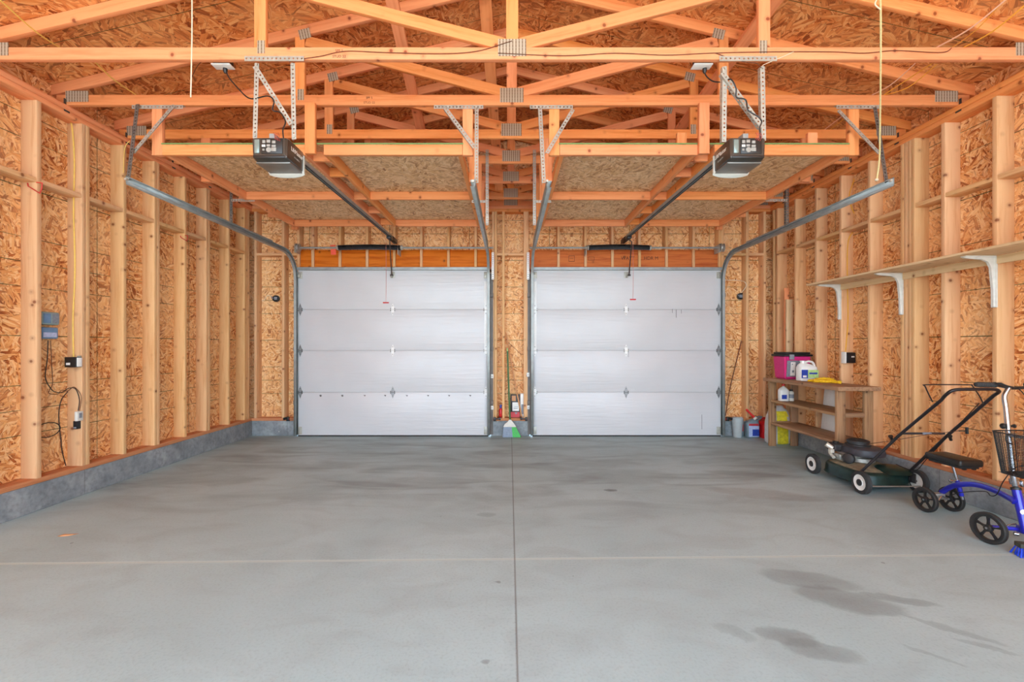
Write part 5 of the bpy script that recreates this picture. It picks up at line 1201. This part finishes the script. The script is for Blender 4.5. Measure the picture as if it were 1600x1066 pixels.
cA = (3.375, 3.585, WR); cB = (3.60, 3.60, WR); cC = (3.265, 3.01, 0.105); cD = (3.70, 3.02, 0.105)
swheel(cA, WR, 0.030, 0.10); swheel(cB, WR, 0.030, 0.10); swheel(cC, 0.105, 0.030, 0.14); swheel(cD, 0.105, 0.030, 0.14)
m = MB(); m.tube([Vector(cA)+Vector((0.02, 0, 0)), Vector((SX, 3.60, 0.105)), Vector(cB)-Vector((0.02, 0, 0))], 0.009, n=8); m.box(SX-0.05, SX+0.04, 3.57, 3.62, 0.10, 0.15, bev=0.01); m.build('rear_axle', ALU, T)
m = MB(); m.tube([Vector(P(1456, 778, 3.56)), Vector(P(1461, 775, 3.54)), Vector(P(1466, 782, 3.54)), Vector(P(1472, 776, 3.54)), Vector(P(1480, 780, 3.54))], 0.006, n=6, smooth=4); m.build('brake_linkage', CHROME, T)
# curved beam
beam = [Vector(P(1471, 770, 3.60)), Vector(P(1484, 762, 3.52)), Vector(P(1500, 757.5, 3.42)), Vector(P(1525, 757.5, 3.30)), Vector(P(1552, 765.5, 3.16)), Vector(P(1580, 780, 3.00)), Vector(P(1586, 785, 2.97))]
m = MB()
P_ = spline(beam, 6); secs = []
for i, p in enumerate(P_):
    t = (P_[min(i+1, len(P_)-1)]-P_[max(i-1, 0)]).normalized(); n_ = Vector((1, 0, 0)); u = t.cross(n_).normalized()
    secs.append([tuple(p+n_*(0.013*ca)+u*(0.020*sa)) for ca, sa in ((math.copysign(abs(math.cos(q))**0.7, math.cos(q)), math.copysign(abs(math.sin(q))**0.7, math.sin(q))) for q in (2*PI*k/12 for k in range(12)))])
m.loft(secs); m.build('frame_beam', BLUE, T)
# head tube and stem
h0 = Vector(P(1603, 832, 2.93)); h1 = Vector(P(1588, 766, 3.0))
MB().tube([h0, h0.lerp(h1, 0.5), h1], 0.024, n=18).build('head_tube', BLUE, T)
d_ = (h1-h0).normalized()
m = MB(); m.tube([h1, h1+d_*0.018], 0.027, n=18); m.build('head_collar', BLACK, T)
qq = h0.lerp(h1, 0.50); m = MB(); m.lathe([(0.017, 0), (0.017, 0.002), (0.001, 0.0025)], qq+Vector((-0.010, -0.0225, 0)), (-0.4, -0.9, 0.1), n=24); m.build('round_badge', LABW, T)
s1 = Vector(P(1583, 742, 3.0)); s2 = Vector(P(1577, 690, 3.05)); s3 = Vector(P(1572, 640, 3.09)); s4 = Vector(P(1569.5, 622, 3.10)); s5 = Vector(P(1576, 606, 3.10))
MB().tube([h1+d_*0.018, s1, s2], 0.0165, n=14).build('stem_tube', CHROME, T)
MB().tube([s2, s3, s4, Vector(P(1571, 615, 3.10)), s5], 0.0145, n=14, smooth=4).build('upper_stem', CHROME, T)
m = MB(); c_ = h1+d_*0.055; m.lathe([(0.024, -0.02), (0.026, 0.0), (0.024, 0.02)], c_, tuple(d_), n=16); m.cyl(c_+Vector((-0.03, -0.01, 0)), c_+Vector((0.05, -0.02, 0.0)), 0.007, n=8); m.box(c_.x+0.02, c_.x+0.06, c_.y-0.03, c_.y-0.01, c_.z-0.03, c_.z+0.012, bev=0.004); m.build('quick_release', CHROME, T)
k_ = Vector(P(1575.5, 666, 3.07)); m = MB(); m.cyl(k_+Vector((0.04, 0, 0)), k_+Vector((-0.03, 0, 0)), 0.008, n=8); m.lathe([(0.012, 0), (0.020, 0.006), (0.020, 0.016), (0.010, 0.024)], k_+Vector((-0.025, 0, 0)), (-1, 0, 0), n=8); m.lathe([(0.012, 0), (0.014, 0.008), (0.004, 0.012)], k_+Vector((0.035, 0, 0)), (1, 0, 0), n=10); m.build('height_knob', BLACK, T)
# handlebar
m = MB(); g0 = Vector(P(1549, 601.5, 3.11)); hb = Vector(P(1580, 606.5, 3.10)); hr = Vector((2*hb.x-g0.x-0.01, 3.11, g0.z))
m.tube([g0, Vector(P(1562, 603, 3.10)), hb, Vector((hb.x+0.10, 3.10, hb.z+0.004)), hr], 0.011, n=10, smooth=4); m.build('handlebar', BLACKM, T)
def grip(p, q):
    m = MB(); p, q = Vector(p), Vector(q); ax = (q-p).normalized(); L = (q-p).length
    pr = [(0.010, 0), (0.0165, 0.004)]
    for k in range(7): pr += [(0.0165, 0.012+k*(L-0.03)/7), (0.0185, 0.012+(k+0.3)*(L-0.03)/7), (0.0185, 0.012+(k+0.7)*(L-0.03)/7)]
    pr += [(0.0165, L-0.012), (0.020, L-0.008), (0.020, L)]
    m.lathe(pr, p, tuple(ax), n=14); m.build('hand_grip', RUBBER, T)
gp = Vector(P(1523.5, 601, 3.12)); grip(gp, Vector(P(1555, 601.5, 3.11))); grip((2*hb.x-gp.x, 3.12, gp.z), hr)
m = MB(); m.tube([Vector(P(1556, 600, 3.09)), Vector(P(1563, 599.5, 3.07)), Vector(P(1572, 603, 3.06)), Vector(P(1582, 605.5, 3.05))], 0.007, n=6, smooth=4); m.build('brake_lever', BLACKM, T)
MB().tube([Vector(P(1590, 606, 3.07)), Vector(P(1605, 625, 3.02)), Vector((3.62, 3.03, 0.75)), Vector((3.56, 2.99, 0.55)), Vector(P(1588, 730, 2.96)), Vector(P(1568, 752, 3.02)), Vector(P(1558, 772, 3.10)), Vector(P(1548, 775, 3.14)), Vector(P(1538, 768, 3.20)), Vector(P(1500, 770, 3.45)), Vector(P(1482, 776, 3.52))], 0.0032, n=6, smooth=6).build('brake_cable', BLACK, T)
# front axle
m = MB(); yA = 2.965
m.tube([Vector((cC[0]+0.015, 3.01, 0.112)), Vector((SX-0.06, 2.965, 0.115)), Vector((SX+0.06, 2.965, 0.115)), Vector((cD[0]-0.015, 3.02, 0.112))], 0.0135, n=8); m.box(SX-0.055, SX+0.055, 2.93, 3.0, 0.085, 0.135, bev=0.008)
m.build('front_axle', BLUE, T)
m = MB(); m.tube([Vector(P(1567, 825, 3.0)), Vector(P(1578, 820, 2.98)), Vector(P(1588, 819, 2.97))], 0.004, n=6, smooth=4); m.tube([Vector(P(1584, 834, 2.95)), Vector(P(1591, 835, 2.94))], 0.012, n=10); m.build('steering_link', CHROME, T)
# seat post and pad
sp0 = Vector(P(1504.5, 781, 3.47)); sp1 = Vector(P(1490, 732, 3.50))
MB().tube([sp0, sp1, sp1+(sp1-sp0).normalized()*0.03], 0.0095, n=12).build('seat_post', CHROME, T)
MB().tube([sp0.lerp(sp1, 0.12), sp0.lerp(sp1, 0.62)], 0.0155, n=14).build('seat_sleeve', BLUE, T)
q = sp0.lerp(sp1, 0.60); m = MB(); m.cyl(q+Vector((-0.05, 0, 0.0)), q+Vector((0.03, 0, 0)), 0.006, n=8); m.lathe([(0.006, 0), (0.013, 0.004), (0.013, 0.012), (0.006, 0.016)], q+Vector((-0.045, 0, 0)), (-1, 0, 0), n=10); m.build('post_clamp', CHROME, T)
PX0, PX1, PY0_, PY1_, PZ = 3.415, 3.60, 3.345, 3.64, 0.425
m = MB(); m.box(PX0, PX1, PY0_, PY1_, PZ-0.005, PZ+0.052, bev=0.017, seg=4); m.build('seat_pad', PADM, T)
m = MB(); m.box(PX0+0.02, PX1-0.02, PY0_+0.02, PY1_-0.02, PZ-0.018, PZ-0.004, bev=0.003); 
for yy in (PY0_+0.03, PY1_-0.05): m.box(PX0+0.06, PX0+0.08, yy, yy+0.02, PZ-0.03, PZ-0.016); m.box(PX1-0.05, PX1-0.03, yy, yy+0.02, PZ-0.03, PZ-0.016)
m.build('pad_base', BLACKM, T)
# basket: wire mesh
BX0, BX1, BY0, BY1, BZ0, BZ1 = 3.225, 3.60, 2.74, 2.985, 0.505, 0.775
MESH = plain('black_wire_mesh', srgb(30, 27, 25), 0.5, 0.3, 0.1)
def bpt(u, v, t):     # perimeter point, t 0 bottom .. 1 top, rounded corners
    k = 0.80+0.20*t; cx_, cy_ = (BX0+BX1)/2, (BY0+BY1)/2
    return Vector((cx_+u*(BX1-BX0)/2*k, cy_+v*(BY1-BY0)/2*k, BZ0+(BZ1-BZ0)*t))
per = []
n = 88
for i in range(n):
    a = 2*PI*i/n; ct, st = math.cos(a), math.sin(a); e = 0.42
    per.append((math.copysign(abs(ct)**e, ct), math.copysign(abs(st)**e, st)))
m = MB()
def strip(pts, w, closed=False):
    m.tube(pts, w, n=3, closed=closed)
for (u, v) in per: strip([bpt(u, v, 0), bpt(u, v, 1)], 0.0017)
for k in range(1, 26):
    t = k/26; strip([bpt(u, v, t) for u, v in per], 0.0017, True)
for k in range(-11, 12):
    u = k/12; strip([bpt(u, -0.95, 0), bpt(u, 0.95, 0)], 0.0017)
for k in range(-7, 8):
    v = k/8; strip([bpt(-0.97, v, 0), bpt(0.97, v, 0)], 0.0017)
bk = m.build('basket', MESH, T)
m = MB(); m.tube([bpt(u, v, 1) for u, v in per], 0.0045, n=7, closed=True)
m.build('basket_rim', BLACKM, bk)
m = MB(); m.tube([bpt(u, v, 0) for u, v in per], 0.0035, n=6, closed=True); m.build('basket_base_ring', BLACKM, bk)
m = MB(); pp = bpt(-1, -0.2, 1); m.tube([pp, pp+Vector((-0.03, 0.0, -0.004)), pp+Vector((-0.036, 0, -0.02)), pp+Vector((-0.028, 0, -0.05)), bpt(-1, -0.2, 0.78)], 0.003, n=6, smooth=5)
m.build('basket_hook', BLACKM, bk)
m = MB()
m.bm.faces.new([m.bm.verts.new(bpt(a, -1.01, t)) for a, t in ((-0.80, 0.66), (-0.25, 0.60), (-0.25, 0.86), (-0.83, 0.92))])
m.build('basket_badge', BLACK, bk, solid=0.002)
m = MB(); m.tube([bpt(-0.68, -1.03, 0.70), bpt(-0.60, -1.03, 0.78), bpt(-0.45, -1.03, 0.76), bpt(-0.38, -1.03, 0.70)], 0.0018, n=5, smooth=4); m.build('badge_mark', GREYP, bk)
m = MB(); m.box(SX-0.05, SX+0.04, 2.97, 3.06, 0.72, 0.745, bev=0.004); m.build('basket_mount', CHROME, T)

# scrubbing brush on the floor
bx_, by_ = 3.315, 2.80
T = thing('scrub_brush', 'blue bristled floor brush on the slab in front of the scooter', 'brush', (bx_, by_, 0))
Mb = Matrix.Translation((bx_+0.06, by_, 0)) @ Matrix.Rotation(math.radians(-18), 4, 'Z')
MB().box(-0.12, 0.12, -0.03, 0.03, 0.055, 0.085, bev=0.006, M=Mb).build('brush_block', plain('dark_brush_block', srgb(58, 56, 44), 0.7, 0, 0.3, 40), T)
m = MB(); rr = random.Random(3)
for i in range(17):
    for j in range(4):
        x0_, y0_ = -0.112+i*0.014, -0.024+j*0.016
        p0 = Mb @ Vector((x0_, y0_, 0.056)); p1 = Mb @ Vector((x0_*1.10+rr.uniform(-0.004, 0.004), y0_*1.7+rr.uniform(-0.004, 0.004), 0.0012))
        m.cyl(p0, p1, 0.003, 0.0055, n=6)
m.build('bristles', BLUEP, T)
p = Mb @ Vector((0, 0, 0.083)); 
MB().tube([p, p+Vector((0.15, 0.02, 0.18)), p+Vector((0.42, 0.1, 0.70))], 0.011, n=10).build('brush_handle', STICK, T)

# ------------------------------------------------------------------ left wall fittings
def box_thing(name, label, cat, parts, group=None):
    p = parts[0]; T = thing(name, label, cat, ((p[1]+p[2])/2, (p[3]+p[4])/2, (p[5]+p[6])/2), group=group)
    for (nm, x0, x1, y0, y1, z0, z1, mt, bv) in parts: MB().box(x0, x1, y0, y1, z0, z1, bev=bv).build(nm, mt, T)
    return T
box_thing('control_case', 'grey green plastic case high on the strand board, above the blue grey one', 'case',
          [('case_body', XLS+0.0005, XLS+0.07, 3.70, 3.845, 1.525, 1.635, METER1, 0.010), ('case_window', XLS+0.0695, XLS+0.073, 3.785, 3.84, 1.54, 1.62, GREYP, 0.003), ('front_panel', XLS+0.0695, XLS+0.073, 3.71, 3.77, 1.54, 1.62, METER2, 0.003)], 'plastic cases between the left wall studs')
t_ = box_thing('control_case', 'blue grey plastic case hanging just below the grey green case', 'case',
          [('case_body', XLS+0.0005, XLS+0.07, 3.70, 3.84, 1.405, 1.505, METER2, 0.014), ('top_cover', XLS+0.0695, XLS+0.074, 3.71, 3.82, 1.42, 1.46, LABEL_L, 0.003)], 'plastic cases between the left wall studs')
box_thing('outlet_box', 'black outlet box with white receptacle on the left wall stud, yellow cable entering it', 'outlet',
          [('box_shell', -3.955, -3.852, 3.925, 3.9805, 1.155, 1.245, BLACK, 0.003), ('receptacle', -3.852, -3.845, 3.93, 3.976, 1.160, 1.24, WHITE, 0.002), ('box_label', -3.94, -3.905, 3.9235, 3.9255, 1.175, 1.195, WHITE, 0.0), ('mounting_ear', -3.856, -3.848, 3.936, 3.972, 1.245, 1.258, GALV, 0.001)])
box_thing('opener_wall_button', 'grey opener button above a black remote holder on the left wall stud', 'wall switch',
          [('button_body', -3.868, -3.84, 3.925, 3.9805, 0.675, 0.760, OFFW, 0.004), ('push_button', -3.841, -3.837, 3.94, 3.965, 0.70, 0.745, GREYP, 0.002), ('remote_holder', -3.900, -3.862, 3.945, 3.9805, 0.600, 0.674, BLACKM, 0.004), ('remote_clip', -3.895, -3.870, 3.9425, 3.946, 0.607, 0.62, GREYP, 0.001)])
def wire(name, label, pts, r, mt, cat='wire', sm=7):
    o = MB().tube(pts, r, n=6, smooth=sm).build(name, mt, None, origin=pts[0]); return tag(o, label, cat)
XW = XLS+0.008
def LW(px, py, x=XW):       # point on the left wall plane
    D = FPX*(-x)/(796-px); return (x, D, EYE+(540-py)*D/FPX)
wire('low_voltage_wire', 'black wire bundle running from the plastic cases to the opener button', [LW(75, 532), LW(74, 560), LW(71, 590), LW(80, 608), LW(88, 613), LW(98, 613), P(107, 607, 3.972), P(118, 608, 3.972), P(124, 625, 3.97), P(122, 642, 3.97)], 0.0035, WIREK)
wire('low_voltage_wire', 'thin brown wire looping beside the black bundle on the left wall', [LW(79, 532), LW(81, 575), LW(82, 600), LW(76, 614), LW(90, 616), LW(96, 610), P(106, 611, 3.972), P(116, 605, 3.972), P(127, 620, 3.968), P(124, 642, 3.968)], 0.0025, WIRE)
wire('low_voltage_wire', 'black wire dropping to the sill with a round coil near the floor', [P(106, 612, 3.972), LW(96, 625), LW(92, 645), LW(93, 668), LW(95, 685), LW(97, 705), LW(103, 728)], 0.0035, WIREK)
c0 = Vector(LW(74, 672)); wire('wire_coil', 'round black coil of wire hanging low between the first two studs', [c0+Vector((0.004*i/20, 0.105*math.cos(2*PI*i/14), 0.062*math.sin(2*PI*i/14))) for i in range(30)], 0.0033, WIREK, 'coil', 3)
D2 = 3.974
wire('yellow_cable', 'pale yellow cable stapled down the second stud to the outlet box', [P(106, 190, D2), P(112, 196, D2), P(116, 250, D2), P(115, 330, D2), P(117, 420, D2), P(114, 500, D2), P(115, 558, D2)], 0.006, YELLOW, 'cable')
wire('yellow_cable', 'pale yellow cable along the inside of the third left wall stud top', [P(203, 220, 4.40), P(195, 232, 4.40), P(193, 270, 4.40)], 0.0035, YELLOW, 'cable')
for (px, py, D, lb, sc) in ((55, 293, 3.595, 'large red loop of cord caught on the first left wall stud', 1.0), (288, 372, 5.235, 'small red loop of cord on a farther left wall stud', 0.5)):
    pts = [P(px-12*sc, py-7*sc, D-0.006), P(px-11*sc, py-2*sc, D-0.006), P(px+7*sc, py+9*sc, D-0.006), P(px+10*sc, py+3*sc, D-0.006), P(px+11*sc, py-7*sc, D-0.004), P(px+2*sc, py-8*sc, D-0.004)]
    tag(MB().tube(pts, 0.0045, n=6).build('cord_loop', REDCORD, None, origin=pts[0]), lb, 'cord')

# right wall outlet and cable
box_thing('outlet_box', 'outlet box with white face on the right wall stud above the shelving', 'outlet',
          [('box_shell', 3.92, 4.03, 5.14, 5.1995, 1.145, 1.268, BLACKM, 0.003), ('receptacle', 3.905, 3.92, 5.135, 5.1995, 1.14, 1.273, WHITE, 0.003), ('box_label', 3.98, 4.015, 5.1385, 5.1405, 1.21, 1.225, WHITE, 0)])
wire('yellow_cable', 'bright yellow cable zigzagging down the right wall stud to the outlet', [P(1342, 258, 5.19), P(1333, 285, 5.19), P(1327, 306, 5.19), P(1331, 325, 5.19), P(1338, 343, 5.19), P(1334, 360, 5.19), P(1325, 380, 5.19), P(1324, 440, 5.19), P(1325, 500, 5.19), P(1321, 551, 5.19)], 0.0055, plain('bright_yellow_cable', srgb(232, 176, 52), 0.5, 0, 0.06), 'cable')

# ceiling outlets
for (px0, px1, lb, x_) in ((331, 366, 'white outlet plate facing down in the truss bay, left opener plugged in', 0), (1080, 1113, 'white outlet plate facing down in the truss bay, right opener plugged in', 1)):
    cx_ = ((px0+px1)/2-796)*3.31/FPX
    T = thing('ceiling_outlet', lb, 'outlet', (cx_, 3.31, ZP))
    MB().box(cx_-0.07, cx_+0.07, 3.275, 3.345, ZP-0.004, ZP+0.004, bev=0.002).build('cover_plate', WHITE, T)
    MB().box(cx_-0.055, cx_+0.055, 3.266, 3.35, ZP+0.0045, ZP+0.055, bev=0.003).build('outlet_box_shell', BLACK, T)
    q = at(352 if x_ == 0 else 1101, 102 if x_ == 0 else 108, 3.33)
    MB().lathe([(0.016, 0), (0.016, 0.02), (0.008, 0.035)], (q.x, q.y, ZP-0.004), (0, 0, -1), n=12).build('plug', BLACK, T)
# pull cord and rope
wire('hanging_cord', 'pale pull cord hanging straight down at upper left', [P(300, -20, 3.0), P(300, 60, 3.0), P(298, 152, 3.0)], 0.0042, CORDW, 'cord', 2)
wire('pull_rope', 'pale rope hanging at right down to the end of the door track', [P(1374, -10, 2.75), P(1376, 14, 2.80), P(1376, 100, 3.0), P(1375, 200, 3.35), P(1374, 250, 3.5), P(1370, 280, 3.55)], 0.006, plain('pale_rope', srgb(214, 198, 140), 0.7, 0, 0.1, 80), 'rope')
q = at(1370, 279, 3.55); tag(MB().lathe([(0.004, 0), (0.012, 0.004), (0.013, 0.014), (0.005, 0.02)], q, (0, 0, -1), n=10).build('rope_knot', CORDW, None, origin=q), 'small pale knot at the bottom end of the rope', 'knot')
wire('pull_rope', 'short loop of pale rope tied near the top of the hanging rope', [P(1376, 15, 2.80), P(1368, 8, 2.79), P(1369, 1, 2.78), P(1376, -8, 2.78)], 0.004, CORDW, 'rope')
# wires along the first truss and overhead cables
yy = TD[0]-0.006
wire('opener_wire', 'brown wire running along the face of the nearest truss beam from left opener to middle', [P(452, 98, yy), P(458, 94, yy), P(500, 88, yy), P(540, 80, yy), P(600, 82, yy), P(690, 84, yy), P(745, 80, yy), P(790, 67, yy), P(800, 64, yy)], 0.0028, WIRE)
wire('opener_wire', 'brown wire along the right half of the nearest truss beam', [P(778, 83, yy), P(880, 87, yy), P(960, 83, yy), P(1040, 86, yy), P(1110, 83, yy), P(1200, 81, yy), P(1300, 81, yy), P(1350, 83, yy), P(1400, 79, yy), P(1470, 82, yy), P(1487, 75, yy)], 0.0028, WIRE)
wire('opener_wire', 'short brown wire dropping from the beam to the right opener frame', [P(1118, 83, yy), P(1142, 91, yy), P(1165, 97, yy), P(1182, 99, yy), P(1189, 106, 3.20)], 0.0026, WIRE)
wire('opener_wire', 'pale wire rising from the right opener frame to the beam', [P(1190, 104, 3.20), P(1196, 100, yy), P(1220, 90, yy), P(1240, 81, yy)], 0.0024, CORDW)
wire('opener_wire', 'brown wire leaving the left outlet plate over the beam', [P(300, 120, 3.45), P(308, 104, 3.40), P(318, 95, 3.34), P(333, 94, 3.30)], 0.0028, WIRE)
def cable(lb, p, q, mt, r=0.005, sag=0.03):
    p, q = Vector(p), Vector(q); mid = p.lerp(q, 0.5)-Vector((0, 0, sag))
    o = MB().tube([p, mid, q], r, n=6, smooth=8).build('overhead_cable', mt, None, origin=p); tag(o, lb, 'cable')
ZQ = ZP+0.093
def onz(px, py, z): D = (z-EYE)*FPX/(540-py); return P(px, py, D)
cable('yellow cable crossing the upper left over the first trusses', onz(0, 0, 3.60), onz(108, 83, ZQ+0.12), YELLOW)
cable('thin yellow cable from the first to the second truss at upper left', P(128, 76, 3.25), P(212, 148, 3.86), YELLOW)
PNK = plain('pale_pink_cable', srgb(238, 190, 160), 0.5, 0, 0.05); YC = plain('golden_cable', srgb(236, 170, 60), 0.5, 0, 0.05)
cable('pale cable at upper right, topmost of the three slanting ones', onz(1464, 74, ZQ), onz(1578, -6, ZQ), PNK)
cable('golden cable at upper right, lowest of the slanting ones before the first truss', onz(1504, 75, ZQ), onz(1606, 4, ZQ), YC)
cable('thin golden cable between the pale and the golden one', onz(1485, 76, ZQ), onz(1570, 0, ZQ), YC, 0.003)
cable('pale cable between the first and second truss on the right', onz(1360, 150, ZQ), onz(1430, 99, ZQ), PNK, 0.0045)
cable('golden cable between the first and second truss on the right', onz(1380, 149, ZQ), onz(1455, 100, ZQ), YC, 0.0045, 0.0)
cable('golden cable sagging beside its twin between the first two trusses', onz(1382, 149, ZQ), onz(1463, 101, ZQ), YC, 0.004, 0.05)
cable('pale cable crossing beyond the second truss on the right', onz(1288, 203, ZQ), onz(1318, 180, ZQ), PNK, 0.0045, 0)
cable('golden cable crossing beyond the second truss on the right', onz(1297, 203, ZQ), onz(1322, 183, ZQ), YC, 0.0045, 0)
# leaf on the slab
p = fl(103, 838)
m = MB(); pts = [(-0.05, -0.012, 0.004), (-0.02, 0.006, 0.012), (0.02, 0.012, 0.010), (0.06, 0.035, 0.003), (0.02, -0.004, 0.003), (-0.02, -0.014, 0.003)]
v = [m.bm.verts.new(p+Vector(q)) for q in pts]; m.bm.faces.new((v[0], v[1], v[5])); m.bm.faces.new((v[1], v[2], v[4], v[5])); m.bm.faces.new((v[2], v[3], v[4]))
tag(m.build('dry_leaf', STICK, None, solid=0.001, origin=p), 'small curled dry leaf lying on the slab at the left', 'leaf')
